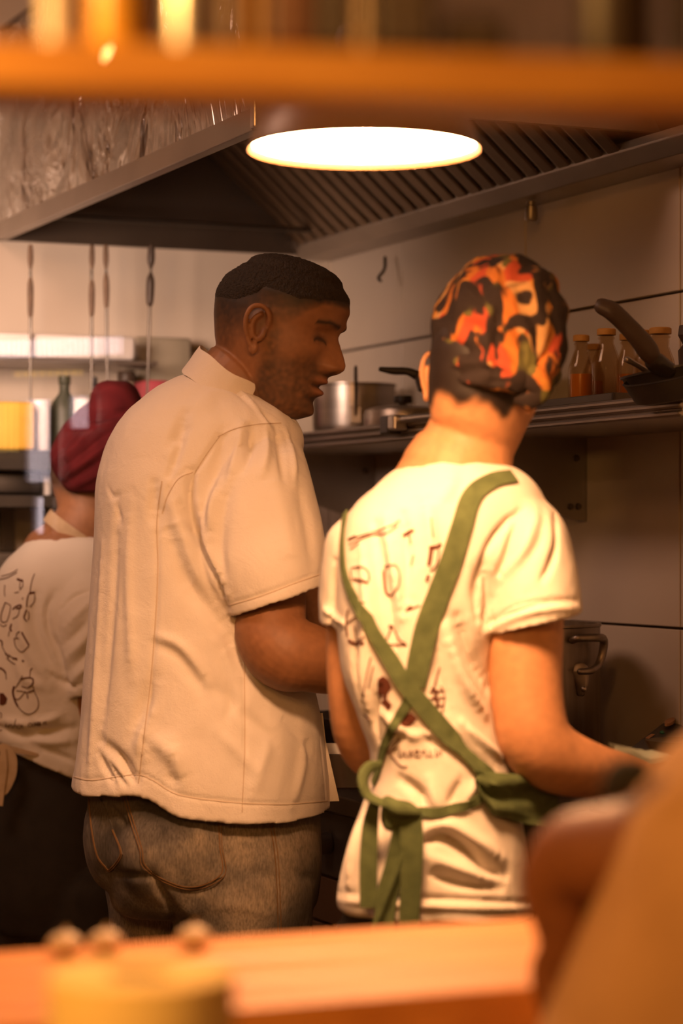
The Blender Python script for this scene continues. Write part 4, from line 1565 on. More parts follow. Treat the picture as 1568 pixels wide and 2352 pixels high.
# far sleeve
sleeve(mb, [(600, 985, 70, 10, .05, .10), (620, 1060, 80, 0, .07, .14), (640, 1160, 80, -10, .07, .17), (665, 1280, 75, -20, .068, .19)], D1)
me = remesh(mb, 0.0036, 3, 0.5)
wrinkle(me, 6.0, 0.004, (1, 1, .45), 3.1)
wrinkle(me, 17.0, 0.0016, (1, 1, .5), 8.7)
FJ = [
    # back length seams and folds
    ([(372, 1100), (360, 1200), (362, 1300), (357, 1420), (346, 1560), (330, 1700), (318, 1800)], 5, -2.5),
    ([(430, 1075), (395, 1110), (376, 1160), (362, 1230)], 5, -2.2),
    ([(354, 1110), (352, 1190)], 12, -5), ([(395, 1020), (405, 1000), (425, 950)], 14, -7), ([(425, 985), (390, 1090)], 10, -6),
    ([(300, 1150), (296, 1300), (300, 1450), (306, 1560)], 14, 4), ([(270, 1140), (262, 1350), (245, 1560), (230, 1700)], 12, -3.5),
    ([(236, 1250), (228, 1450), (215, 1650), (205, 1780)], 12, 4),
    # front of sleeve / underarm folds
    ([(440, 1080), (436, 1140), (450, 1210), (480, 1290), (520, 1395)], 9, -12), ([(455, 1160), (480, 1260), (520, 1360)], 14, 6),
    ([(415, 1160), (440, 1210), (452, 1230)], 10, -8), ([(375, 1180), (430, 1330), (500, 1420), (540, 1500)], 20, -6), ([(395, 1160), (455, 1330), (530, 1440)], 16, 6),
    ([(500, 1000), (470, 1050), (445, 1090), (437, 1140)], 5, -4),
    ([(515, 985), (505, 1040), (490, 1110)], 12, -5), ([(555, 975), (545, 1040), (520, 1120)], 11, 6), ([(580, 978), (575, 1030), (560, 1080)], 9, -6),
    ([(610, 980), (612, 1040), (600, 1090)], 9, 5), ([(635, 985), (645, 1050), (650, 1100)], 9, -5), ([(655, 985), (672, 1050), (680, 1120)], 9, 4),
    ([(505, 1110), (490, 1170), (486, 1230)], 14, 8), ([(530, 1100), (510, 1190), (505, 1280), (515, 1350)], 16, -5), ([(620, 1080), (650, 1200), (670, 1300)], 26, 4), ([(680, 1100), (705, 1200), (715, 1300)], 18, -4),
    ([(524, 1388), (600, 1366), (680, 1336), (738, 1315)], 4, -1.8),
    ([(430, 1330), (500, 1400), (548, 1495), (556, 1560)], 22, -5),
    # lower body
    ([(355, 1480), (400, 1500), (450, 1560), (470, 1600)], 14, -5), ([(360, 1460), (420, 1490), (480, 1570)], 12, 5),
    ([(352, 1560), (330, 1620), (310, 1690)], 18, -6), ([(345, 1640), (320, 1700), (330, 1740)], 14, 5),
    ([(232, 1705), (280, 1745), (310, 1790)], 14, -7), ([(225, 1730), (245, 1770), (262, 1800)], 9, -6), ([(268, 1733), (285, 1765), (305, 1795)], 5, -7), ([(252, 1755), (272, 1785), (290, 1806)], 5, -6),
    ([(400, 1700), (410, 1760), (420, 1790)], 22, 7), ([(345, 1690), (380, 1720), (405, 1740)], 20, 6), ([(390, 1770), (400, 1800)], 14, -4),
    ([(480, 1560), (520, 1600), (560, 1640)], 16, -3), ([(500, 1680), (560, 1740), (600, 1790)], 14, 3), ([(560, 1500), (562, 1700), (556, 1868)], 4, -1.8),
    ([(500, 1490), (530, 1600), (520, 1650)], 10, -3), ([(560, 1640), (610, 1680), (640, 1720)], 12, -3.5), ([(640, 1640), (690, 1690), (735, 1760)], 16, -4), ([(620, 1700), (600, 1760), (580, 1830)], 14, 3), ([(700, 1700), (690, 1780), (670, 1850)], 13, 4), ([(735, 1690), (745, 1780), (752, 1860)], 7, -5),
    ([(170, 1783), (215, 1790), (310, 1778), (350, 1790), (410, 1824), (520, 1840), (640, 1846), (755, 1838)], 4, -1.8),
    ([(440, 935), (500, 900), (560, 905)], 20, 2), ([(600, 900), (640, 930), (700, 990)], 5, -3), ([(470, 880), (540, 900), (600, 950), (645, 985)], 9, -3), ([(540, 890), (590, 940), (620, 985)], 8, 4),
    ([(248, 1120), (258, 1140), (270, 1138)], 6, -2.5), ([(268, 1165), (276, 1200)], 8, -2.5),
]
folds(me, [(a, b, c * 1.35) for a, b, c in FJ], MP1)
jk = finish_cloth(me, 'jacket', 'white_cotton', man)
jb = bvh_of(me)
# collar band
mb = MB()
rg = []
cc = P(524, 872, 3.60)
ud = Vector((84 / F * 3.6, 0, -47 / F * 3.6))
nv = Vector((47, 0, 86)).normalized()
for (o_, h_) in ((1.08, -.024), (1.04, -.008), (1.02, .006), (0.99, .018), (0.975, .0205), (.945, .018), (.96, .004), (.97, -.024)):
    ring = []
    for k in range(72):
        a = 2 * PI * k / 72
        sag = -0.010 * max(0, -math.sin(a)) - 0.004 * math.cos(a)
        ring.append(cc + ud * (1.0 * o_ * math.cos(a)) + Vector((0, .068 * o_ * math.sin(a), 0)) + nv * (h_ + sag) + Vector((0, 0, 0.002 * math.sin(5 * a))))
    rg.append(ring)
rg.append(rg[0])
col = obj('collar', MB().loft(rg, cap=False), 'white_cotton', man, smooth=70)
# seams stitched on
mb = MB()
for pts in ([(372, 1105), (360, 1200), (362, 1300), (357, 1420), (346, 1560), (330, 1700), (318, 1800)], [(506, 1000), (470, 1050), (445, 1090)], [(442, 1085), (410, 1100), (385, 1140), (372, 1180)], [(561, 1510), (562, 1700), (556, 1866)],
            [(645, 972), (590, 975), (540, 985), (500, 1003)], [(170, 1785), (215, 1792), (310, 1780), (350, 1792), (410, 1826), (520, 1842), (640, 1848), (752, 1840)], [(524, 1391), (600, 1369), (680, 1339), (738, 1318)]):
    ribbon_mb(mb, polyhits(jb, pts, 14), .0013, .0006, .0008)
obj('seam', mb, 'thread_white', jk, smooth=0)
# front flap seen past the side slit
fl = MB()
rg = []
for q in np.linspace(0, 1, 14):
    y = 1640 + (1842 - 1640) * q
    x1 = np.interp(y, [1640, 1700, 1842], [741, 747, 779])
    ring = []
    for k in range(9):
        g_ = k / 8
        ring.append(P(x1 - 60 * (1 - g_), y - 2 * g_, D1 + 0.02 + .05 * (1 - g_) ** 2 + .004 * math.sin(q * 5)))
    ring += [p + Vector((0.0, .004, 0)) for p in ring[::-1]]
    rg.append(ring)
obj('front_flap', fl.loft(rg), 'white_cotton', jk, smooth=60)

# jeans
mb = MB()
rowsT = [(1740, 235, 715, .12), (1800, 205, 730, .135), (1860, 203, 734, .142), (1910, 207, 738, .147), (1960, 219, 740, .150), (2010, 238, 738, .148), (2050, 252, 732, .14), (2080, 262, 724, .12), (2100, 285, 700, .08)]
mb.loft(rows_rings(rowsT, D1 + .03, 96, 2.3))
leg_loft(mb, [P(520, 1900, D1), P(552, 2010, D1 - .012), P(556, 2130, D1), P(552, 2350, D1), P(545, 2700, D1 + .02), P(540, 3120, D1 + .02)], [.10, .108, .104, .094, .075, .062])
leg_loft(mb, [P(330, 1900, D1 + .09), P(348, 2020, D1 + .085), P(352, 2130, D1 + .09), P(355, 2350, D1 + .1), P(360, 2700, D1 + .1), P(365, 3120, D1 + .1)], [.075, .072, .066, .066, .066, .06])
mb.ellipsoid(P(410, 1945, D1 - .055), (.095, .085, .10), n=28)
mb.ellipsoid(P(268, 1920, D1 + .0), (.05, .07, .085), n=24)
me = remesh(mb, 0.0038, 5, 0.5)
wrinkle(me, 9, .0022, (1, 1, 1), 1.7)
folds(me, [([(255, 2005), (300, 2012), (360, 2015)], 10, -6), ([(340, 1990), (365, 2040), (395, 2090), (408, 2160)], 10, -10), ([(330, 1830), (360, 1900), (400, 1990), (440, 2050)], 12, -2), ([(420, 2050), (480, 2045), (540, 2025)], 12, -4), ([(400, 2060), (440, 2100), (480, 2160)], 18, 4),
           ([(618, 1875), (632, 1960), (638, 2060), (640, 2150)], 5, -2.5), ([(560, 2000), (610, 2010), (640, 2020)], 10, -3), ([(655, 1990), (690, 2010), (720, 2020)], 12, -4), ([(250, 1850), (275, 1880), (290, 1900)], 9, -5), ([(650, 1900), (690, 1890), (725, 1900)], 12, -3), ([(470, 2090), (540, 2080), (620, 2100)], 14, 2.5)], MP1)
jn = finish_cloth(me, 'jeans', 'denim', man)
nb_ = bvh_of(me)
for poly in ([(276, 1800), (300, 1880), (322, 1950), (336, 1998), (428, 2041), (514, 2012), (509, 1940), (507, 1866), (500, 1850), (400, 1830)], [(206, 1830), (212, 1900), (224, 1962), (242, 1990), (256, 1998), (283, 1962), (262, 1905), (240, 1850), (225, 1822)]):
    pk = obj('back_pocket', patch(nb_, poly, .0004, .0018, 10), 'denim', jn, smooth=50)
    mb = MB()
    cxp = np.mean([p[0] for p in poly])
    cyp = np.mean([p[1] for p in poly])
    ins = [(cxp + (x - cxp) * .93, cyp + (y - cyp) * .95) for x, y in poly]
    for a, b in ((0, len(poly) - 3),):
        seq = ins[0:len(poly) - 2]
        hs2 = polyhits(nb_, seq, 10)
        ribbon_mb(mb, hs2, .0016, .0030, .0008)
        out = [(cxp + (x - cxp) * .995, cyp + (y - cyp) * .995) for x, y in poly[0:len(poly) - 2]]
        ribbon_mb(mb, polyhits(nb_, out, 10), .0012, .0028, .0008)
    obj('stitching', mb, 'thread', pk, smooth=0)
mb = MB()
for pts in ([(614, 1868), (630, 1960), (636, 2060), (638, 2150)], [(622, 1868), (637, 1960), (643, 2060), (645, 2150)], [(330, 1830), (362, 1900), (402, 1990)]):
    ribbon_mb(mb, polyhits(nb_, pts, 12), .0013, .0008, .0008)
obj('side_seam', mb, 'thread', jn, smooth=0)
shoe('shoe', Vector((P(545, 3120, D1).x + .03, D1 + .02, 0)), math.radians(20), man)
shoe('shoe', Vector((P(365, 3120, D1 + .1).x + .03, D1 + .1, 0)), math.radians(30), man)

# ------------------------------------------------------------------ the woman with the floral cap
D2 = 3.05
MP2 = D2 / F
wom = thing('person', 'woman in floral cap and white printed tee with crossed green apron straps', 'person', Vector((0.14, D2, 0)))
mb = MB()
hw = Head(mb, P(1112, 884, D2 - .005), 62, 20, 8, 0.94)
mb.limb([hw.w(-.025, 0, -.01), P(1110, 930, D2 + .005), P(1080, 1010, D2), P(1055, 1090, D2)], [.056, .056, .058, .068], 32)
mb.limb([P(1045, 1090, D2), P(1000, 1250, D2), P(985, 1500, D2), P(1000, 1750, D2), P(1005, 1900, D2)], [.07, .09, .085, .08, .09], 28)
# right arm
mb.limb([P(1195, 1230, D2 - .01), P(1207, 1340, D2 - .03), P(1206, 1450, D2 - .04), P(1208, 1570, D2 - .05), P(1222, 1680, D2 - .055), P(1258, 1732, D2 - .045), P(1320, 1760, D2 - .02), P(1400, 1776, D2 + .03), P(1480, 1776, D2 + .09), P(1540, 1770, D2 + .13)],
        [.034, .046, .0475, .045, .0455, .0445, .039, .031, .024, .021], 36)
hand(mb, P(1540, 1770, D2 + .13), Vector((0.75, 0.6, -0.1)), Vector((0.1, -0.3, 1)), 1, 0.9, 0.75)
# left arm hanging forward
mb.limb([P(820, 1280, D2 + .03), P(812, 1380, D2 + .03), P(808, 1480, D2 + .035), P(814, 1600, D2 + .04), P(836, 1700, D2 + .06), P(885, 1752, D2 + .12), P(950, 1770, D2 + .22)], [.026, .032, .033, .034, .036, .033, .026], 28)
hand(mb, P(950, 1770, D2 + .22), Vector((0.6, 0.8, -0.1)), Vector((0.1, -0.3, 1)), -1, 0.9, 0.75)
me = remesh(mb, 0.0026, 2, 0.4)


def wom_paint(V):
    L = hw.local(V)
    x, y, z = L[:, 0], np.abs(L[:, 1]), L[:, 2]
    c = np.tile(np.array([.50, .235, .105]), (len(V), 1))
    near = np.linalg.norm(L, axis=1) < .16
    ear = (y > .0735) & (x > -.03) & (x < .012) & (np.abs(z) < .042)
    nz = np.array([noise.noise(Vector((p[0] * 60, p[1] * 60, p[2] * 20))) for p in L])
    h = smooth01((z + .060 + .006 * nz + 0.006 * np.cos(L[:, 1] * 110 + 1.0)) / .018) * smooth01((-.012 - x) / .015)
    h = np.where(near & ~ear, h, 0)[:, None]
    c = c * (1 - h) + np.array([.012, .006, .004]) * h
    br = (near & (np.abs(z - .036) < .004) & (y > .012) & (y < .05) & (x > .05))[:, None]
    c = np.where(br, np.array([.04, .02, .012]), c)
    lp = (near & (np.abs(z + .052) < .012) & (y < .022) & (x > .075))[:, None]
    c = np.where(lp, np.array([.45, .12, .08]), c)
    return c


paint(me, wom_paint)
obj('body', me, 'skin', wom, smooth=180)
# tee
rowsW = [(1048, 968, 1128, .058, .0), (1062, 945, 1158, .066), (1085, 905, 1205, .078), (1110, 870, 1232, .088), (1150, 825, 1252, .10), (1200, 790, 1252, .108), (1280, 772, 1225, .112), (1380, 770, 1170, .112), (1480, 775, 1140, .108),
         (1560, 785, 1132, .104), (1650, 822, 1140, .100), (1720, 850, 1160, .098), (1780, 852, 1178, .100), (1850, 835, 1192, .104), (1930, 806, 1206, .110), (2010, 783, 1214, .114), (2070, 772, 1220, .116), (2092, 778, 1222, .114)]
rings = rows_rings(rowsW, D2, 110, 2.25)
for rg in rings:
    zc = rg[0].z
    f_ = smooth01((P(0, 1800, D2).z - zc) / .12)
    cx_ = np.mean([p.x for p in rg])
    for i, p in enumerate(rg):
        a = math.atan2(p.y - D2, p.x - cx_)
        rg[i] = Vector((p.x, D2 + (p.y - D2) * (1 + f_ * (.05 * math.sin(6 * a + .8) + .03 * math.sin(9 * a))), p.z + f_ * (.010 * (cx_ - p.x) / .1 * .3)))
mb = MB().loft(rings)
sleeve(mb, [(1175, 1120, 55, 18, .05, .0), (1196, 1155, 78, 14, .07, -.005), (1206, 1210, 94, 6, .075, -.02), (1213, 1290, 104, -6, .076, -.03), (1219, 1360, 107, -18, .076, -.037), (1223, 1405, 106, -26, .076, -.04), (1225, 1432, 107, -27, .077, -.04)], D2, depth=.045)
sleeve(mb, [(850, 1160, 50, -20, .05, .02), (818, 1215, 66, -10, .06, .02), (804, 1290, 66, 0, .06, .025), (800, 1380, 67, 10, .058, .03), (800, 1450, 68, 18, .056, .03)], D2, depth=.03)
me = remesh(mb, 0.0034, 3, 0.5)
wrinkle(me, 8, .004, (1, 1, .5), 5.2)
wrinkle(me, 20, .0014, (1, 1, .6), 2.2)
FW = [
    ([(1105, 1330), (1118, 1260), (1160, 1200), (1200, 1170)], 7, -7), ([(1100, 1420), (1095, 1350), (1108, 1290)], 12, -8), ([(1115, 1300), (1120, 1380), (1112, 1440)], 8, -8),
    ([(1275, 1180), (1278, 1250), (1262, 1300), (1243, 1335)], 8, -7), ([(1230, 1190), (1200, 1270), (1150, 1330)], 13, 5), ([(1250, 1170), (1240, 1240), (1200, 1300)], 12, -3), ([(1180, 1180), (1150, 1250), (1130, 1310)], 10, 4),
    ([(1122, 1432), (1180, 1400), (1250, 1382), (1325, 1378)], 5, -4), ([(1122, 1450), (1180, 1420), (1250, 1400), (1328, 1396)], 8, 4),
    ([(1050, 1420), (1080, 1500), (1120, 1580)], 14, -7), ([(1020, 1440), (1060, 1560), (1110, 1640)], 14, 7), ([(1000, 1480), (1010, 1560), (1040, 1660)], 12, -4), ([(1040, 1690), (1090, 1740), (1130, 1770)], 12, -6), ([(1060, 1660), (1110, 1710), (1150, 1740)], 10, 6),
    ([(860, 1200), (880, 1320), (900, 1440), (910, 1530)], 10, -5), ([(885, 1190), (905, 1310), (925, 1420)], 10, 5), ([(925, 1180), (935, 1300), (930, 1400)], 10, -4), ([(830, 1260), (840, 1400), (835, 1550), (850, 1650)], 10, 5), ([(815, 1450), (815, 1550), (840, 1640)], 8, -4),
    ([(980, 1140), (990, 1220), (985, 1330)], 14, 4), ([(1040, 1100), (1010, 1160)], 14, 3), ([(870, 1580), (860, 1650), (870, 1700)], 8, -5), ([(880, 1640), (930, 1680), (1000, 1690)], 12, 6), ([(900, 1700), (950, 1680), (1020, 1720)], 12, -4),
    ([(920, 1790), (960, 1820), (975, 1860)], 12, -7), ([(985, 1790), (1000, 1840), (1010, 1860)], 10, 5), ([(1060, 1790), (1040, 1830), (1030, 1855)], 9, -5), ([(1090, 1800), (1070, 1840)], 8, 5),
    ([(970, 1940), (1010, 1920), (1060, 1945), (1110, 1990), (1160, 2010)], 13, -11), ([(970, 1915), (1030, 1895), (1090, 1930), (1150, 1970)], 16, 8), ([(980, 1970), (1050, 1990), (1120, 2020)], 16, 7), ([(990, 2010), (1060, 2030), (1150, 2040)], 10, -6),
    ([(835, 1870), (815, 1950), (800, 2030)], 9, 6), ([(850, 1890), (835, 1960), (825, 2040)], 8, -6), ([(870, 1870), (868, 1960), (872, 2050)], 7, 5),
    ([(776, 2048), (880, 2056), (1000, 2062), (1120, 2068), (1215, 2072)], 5, -3.5), ([(776, 2068), (880, 2076), (1000, 2082), (1120, 2086), (1215, 2088)], 7, 3.5),
    ([(770, 1290), (762, 1380), (758, 1450)], 8, -4), ([(745, 1400), (790, 1432)], 7, 4),
]
folds(me, [(a, b, c * 1.5) for a, b, c in FW], MP2)
tee = finish_cloth(me, 'tee_shirt', 'white_tee', wom)
tb = bvh_of(me)
# neck rib of the tee
rg = []
cc = P(1053, 1072, D2 + .0)
ud = Vector((98 / F * D2, 0, -14 / F * D2))
for (o_, h_) in ((1.03, -.012), (1.04, -.004), (1.02, .004), (.98, .006), (.95, .002), (.96, -.012)):
    rg.append([cc + ud * o_ * math.cos(a) + Vector((0, .064 * o_ * math.sin(a), 0)) + Vector((0, 0, h_ - .006 * math.cos(a) * 0)) for a in np.linspace(0, 2 * PI, 60, endpoint=False)])
obj('neck_rib', remesh(MB().loft(rg), .003, 2), 'white_tee', tee, smooth=180)
# straps
ST = [('apron_strap', [(1178, 1096), (1130, 1106), (1085, 1140), (1060, 1210), (1035, 1290), (1005, 1370), (980, 1440), (962, 1520), (952, 1575)], [.020, .022, .0255, .027, .028, .029, .030, .029, .026], .003),
      ('apron_strap', [(838, 1118), (806, 1155), (795, 1210), (792, 1270), (800, 1330), (830, 1400), (880, 1485), (930, 1570), (975, 1625), (1020, 1680), (1070, 1740), (1120, 1790)], [.009, .010, .011, .013, .016, .019, .021, .022, .023, .024, .024, .026], .0045),
      ('apron_strap', [(952, 1570), (938, 1610), (908, 1660), (885, 1710), (872, 1765), (860, 1800)], [.020, .014, .011, .011, .012, .012], .0025),
      ('waist_tie', [(1150, 1790), (1110, 1825), (1060, 1852), (1000, 1866), (940, 1868)], [.012, .013, .013, .013, .014], .004)]
for nm, pts, wd, of in ST:
    obj(nm, ribbon_mb(MB(), polyhits(tb, pts, 8), wd, of, .002), 'green_apron', wom, smooth=60)


def strip(pts, width, name, n_=Vector((0, -1, 0.05))):
    hs3 = [(P(*p), n_) for p in catmull(pts, 6)]
    return obj(name, ribbon_mb(MB(), hs3, width, 0, .0022), 'green_apron', wom, smooth=60)


DN = D2 - .125
strip([(905, 1845, DN), (938, 1870, DN - .004), (945, 1930, DN - .006), (944, 2010, DN - .004), (938, 2140, DN)], [.012, .028, .029, .027, .024], 'tie_tail')
strip([(895, 1850, DN), (920, 1900, DN), (908, 1980, DN + .003), (888, 2060, DN + .004), (880, 2150, DN + .004)], [.014, .022, .024, .026, .024], 'tie_tail')
strip([(862, 1830, DN + .01), (850, 1900, DN + .008), (846, 1980, DN + .006), (846, 2085, DN + .006)], [.012, .020, .022, .021], 'tie_tail')
strip([(925, 1960, DN - .006), (905, 2010, DN - .006), (880, 2070, DN - .006), (860, 2120, DN - .006), (850, 2160, DN - .006)], [.004, .0045, .0045, .005, .005], 'tie_tail')
obj('bow_loop', MB().limb([P(872, 1755, DN + .02), P(846, 1765, DN + .01), P(833, 1790, DN), P(843, 1825, DN - .004), P(872, 1842, DN - .004), P(905, 1850, DN - .004)], [.0045, .0085, .0095, .009, .008, .006], 14, flat=0.5), 'green_apron', wom)
obj('bow_loop', MB().limb([P(905, 1850, DN - .004), P(890, 1850, DN + .004), P(885, 1880, DN + .004), P(895, 1900, DN + .002), P(915, 1880, DN - .004)], [.005, .007, .007, .006, .005], 12, flat=0.5), 'green_apron', wom)
obj('tie_knot', MB().limb([P(890, 1842, DN), P(915, 1858, DN - .008), P(955, 1866, DN - .004)], [.008, .0105, .007], 14), 'green_apron', wom)
# apron body wrapped round the right hip
rg = []
for q in np.linspace(0, 1, 12):
    y0_, y1_ = 1770 + 18 * q, np.interp(q, [0, .15, .5, 1], [1815, 1870, 1890, 1900])
    x = 1095 + 185 * q
    dd = D2 - .105 + .10 * q ** 1.6
    ring = [P(x + 6 * math.sin(k * 1.3), y0_ + (y1_ - y0_) * k / 7, dd + .006 * math.sin(k * 1.7 + q * 6)) for k in range(8)]
    ring += [p + Vector((0, .004, 0)) for p in ring[::-1]]
    rg.append(ring)
obj('apron_side', MB().loft(rg), 'green_apron', wom, smooth=70)
# front of apron
rg = []
for q in np.linspace(0, 1, 14):
    z = 1.32 - .85 * q
    hw_ = np.interp(q, [0, .3, .4, 1], [.06, .08, .10, .11])
    c = Vector((P(1060, 1235, D2).x, D2 + .135, z))
    ring = []
    for k in range(13):
        g_ = k / 12 * 2 - 1
        ring.append(c + Vector((hw_ * g_, -.04 * g_ * g_, 0)))
    ring += [p + Vector((0, .004, 0)) for p in ring[::-1]]
    rg.append(ring)
obj('apron_front', MB().loft(rg), 'green_apron', wom, smooth=60)


def draw(mb, bvh, strokes, wpx, mpp, off=.0009):
    for s_ in strokes:
        pts, wk = s_ if isinstance(s_, tuple) and not isinstance(s_[0], (int, float)) and len(s_) == 2 and isinstance(s_[1], (int, float)) else (s_, 1.0)
        ribbon_mb(mb, polyhits(bvh, pts, 6), wpx * wk * mpp, off, 0.0006)


mb = MB()
# utensils printed on the back of the tee
draw(mb, tb, [
    [(800, 1240), (840, 1228), (880, 1215), (905, 1205), (918, 1196)], [(802, 1252), (845, 1232), (888, 1224), (912, 1208)], ([(800, 1240), (818, 1232)], 2.2), [(805, 1262), (825, 1248)],
    [(808, 1305), (830, 1302), (846, 1315), (848, 1335)], ([(812, 1330), (832, 1334), (845, 1340)], 1.8), [(806, 1310), (808, 1332)],
    [(885, 1300), (905, 1298), (916, 1315), (914, 1345), (900, 1366), (888, 1360), (884, 1330), (885, 1300)], [(878, 1310), (884, 1360), (896, 1370)],
    ([(925, 1232), (940, 1222), (950, 1218)], 2.5), [(940, 1226), (944, 1250)], [(950, 1275), (944, 1300)],
    [(990, 1190), (994, 1235)], ([(990, 1260), (986, 1290), (984, 1300)], 2.8), ([(985, 1258), (1005, 1255), (1012, 1248)], 2.5), [(1008, 1262), (1002, 1295), (988, 1312)], ([(984, 1320), (980, 1335)], 2.4),
    ([(800, 1400), (796, 1430), (798, 1460)], 2.0), [(800, 1430), (820, 1416), (834, 1420)], ([(800, 1470), (815, 1478), (835, 1476)], 2.4), [(815, 1440), (822, 1470), (836, 1462)], [(800, 1375), (838, 1385)],
    ([(892, 1438), (904, 1442)], 2.4), [(896, 1446), (886, 1475), (896, 1482)], [(906, 1446), (918, 1470), (932, 1478)], [(886, 1480), (935, 1482)], ([(935, 1400), (945, 1392)], 2.0), [(930, 1405), (950, 1396), (964, 1390)],
    [(852, 1510), (840, 1560), (832, 1610)], [(835, 1640), (850, 1654)], [(858, 1530), (846, 1580)],
    ([(990, 1580), (1002, 1590), (996, 1604), (1006, 1612), (1000, 1628), (1010, 1640)], 1.9), [(1010, 1532), (1000, 1562), (996, 1580)], [(1012, 1575), (1020, 1600), (1014, 1640)], [(985, 1590), (1018, 1586)], [(986, 1606), (1018, 1602)], [(992, 1624), (1020, 1620)],
    ([(1006, 1645), (1016, 1665), (1030, 1690)], 1.4),
], 3.2, MP2)
# tagine-like filled shape
for poly in ([(868, 1560), (880, 1552), (893, 1562), (900, 1580), (890, 1592), (888, 1606), (900, 1620), (892, 1632), (876, 1614), (867, 1590)], [(915, 1655), (928, 1640), (945, 1638), (958, 1650), (940, 1668), (924, 1668)]):
    pm = patch(tb, poly, .0006, .0004, 8)
    mb.add(pm.v, pm.f)
# handwritten name
draw(mb, tb, [
    [(880, 1735), (888, 1726), (898, 1712), (912, 1698), (918, 1694), (916, 1702), (904, 1716), (896, 1728), (897, 1736), (906, 1744), (916, 1756), (926, 1762), (936, 1760)],
    [(886, 1730), (904, 1722), (916, 1716)],
    [(920, 1722), (916, 1734), (922, 1737), (930, 1726), (930, 1736), (936, 1737)],
    [(946, 1724), (938, 1730), (942, 1738), (948, 1730), (949, 1738)],
    [(950, 1726), (962, 1724), (954, 1738), (966, 1738)],
    [(968, 1724), (968, 1738)], [(968, 1730), (976, 1724), (978, 1737), (984, 1737)],
    [(988, 1724), (987, 1737), (994, 1736)], [(1000, 1720), (1002, 1738), (1010, 1726), (1014, 1736)],
], 2.4, MP2)
obj('print', mb, 'print_ink', tee, smooth=0)

# floral cap
rowsC = [(588, 1138, 1176, .015, .01), (593, 1110, 1205, .035, .01), (608, 1078, 1240, .058), (640, 1040, 1272, .078), (690, 1008, 1294, .092), (750, 990, 1303, .098), (800, 986, 1300, .097), (840, 989, 1290, .102), (870, 995, 1276, .103), (892, 1002, 1256, .100), (905, 1012, 1240, .094)]
rings = rows_rings(rowsC, D2 - .0, 100, 2.1, per=6)
cb_ = MB()
for rg in rings:
    for i, p in enumerate(rg):
        # the rim drops towards the right ear
        k = smooth01((P(0, 780, D2).z - p.z) / .06)
        rg[i] = Vector((p.x, p.y, p.z - k * (.010 * (p.x - .2) / .08)))
cb_.loft(rings)
me = remesh(cb_, .003, 3)
V = mv(me)
N = mn(me)
kn = np.array(P(1205, 875, D2 - .08))
rel = V - kn
aa = np.arctan2(rel[:, 2], rel[:, 0])
dist = np.linalg.norm(rel, axis=1)
V = V + N * (.0022 * np.sin(aa * 16 + 3 * np.sin(dist * 40)) * smooth01((dist - .01) / .05) * smooth01((.26 - dist) / .12))[:, None]
setv(me, V)
wrinkle(me, 22, .003, (1, 1, 1), 4.0)
folds(me, [([(1148, 700), (1140, 780), (1138, 860)], 8, -4), ([(1128, 690), (1118, 780), (1120, 860)], 10, 5), ([(1000, 850), (1060, 872), (1140, 885), (1200, 900)], 9, 4), ([(1150, 600), (1155, 640), (1165, 680)], 10, -4), ([(1060, 650), (1100, 690), (1130, 700)], 10, 3), ([(1020, 760), (1060, 800), (1100, 830)], 10, -4)], MP2)
cap = obj('cap', me, 'floral_cloth', wom, smooth=180)
cbv = bvh_of(me)
obj('cap_tie', MB().limb([P(1195, 850, D2 - .085), P(1225, 868, D2 - .09), P(1240, 900, D2 - .085), P(1215, 920, D2 - .08), P(1190, 918, D2 - .075)], [.010, .016, .013, .012, .008], 18, flat=.55), 'floral_cloth', cap)
obj('cap_tie', MB().limb([P(1235, 860, D2 - .085), P(1262, 835, D2 - .075), P(1278, 818, D2 - .06)], [.011, .013, .008], 16, flat=.5), 'floral_cloth', cap)
# trousers
mb = MB()
mb.loft(rows_rings([(1960, 815, 1195, .10), (2050, 790, 1205, .11), (2150, 785, 1212, .115), (2250, 800, 1205, .11), (2330, 830, 1180, .09)], D2 + .01, 64))
leg_loft(mb, [P(905, 2200, D2 + .03), P(905, 2500, D2 + .03), P(910, 2900, D2 + .04), P(915, 3480, D2 + .05)], [.085, .08, .068, .058])
leg_loft(mb, [P(1100, 2200, D2), P(1100, 2500, D2), P(1095, 2900, D2 + .01), P(1095, 3480, D2 + .02)], [.085, .08, .068, .058])
finish_cloth(remesh(mb, .006, 3), 'trousers', 'black_cloth', wom)
shoe('shoe', Vector((P(915, 0, D2).x + .02, D2 + .06, 0)), math.radians(60), wom)
shoe('shoe', Vector((P(1095, 0, D2).x + .02, D2 + .03, 0)), math.radians(60), wom)
# pale cloth in her right hand
tc_ = MB()
rg = []
for q in np.linspace(0, 1, 10):
    c = P(1405 + 150 * q, 1716 + 26 * q, D2 + .06 + .06 * q)
    ring = [c + Vector((0.002 * math.sin(k * 2 + q * 7), -.03 + .06 * k / 6, .004 * math.sin(k * 1.3 + q * 9))) for k in range(7)]
    ring += [p - Vector((0, 0, .006)) for p in ring[::-1]]
    rg.append(ring)
tag(obj('dish_cloth', tc_.loft(rg), 'teal_cloth', smooth=60), 'pale grey green cloth over the woman\'s right wrist', 'cloth')

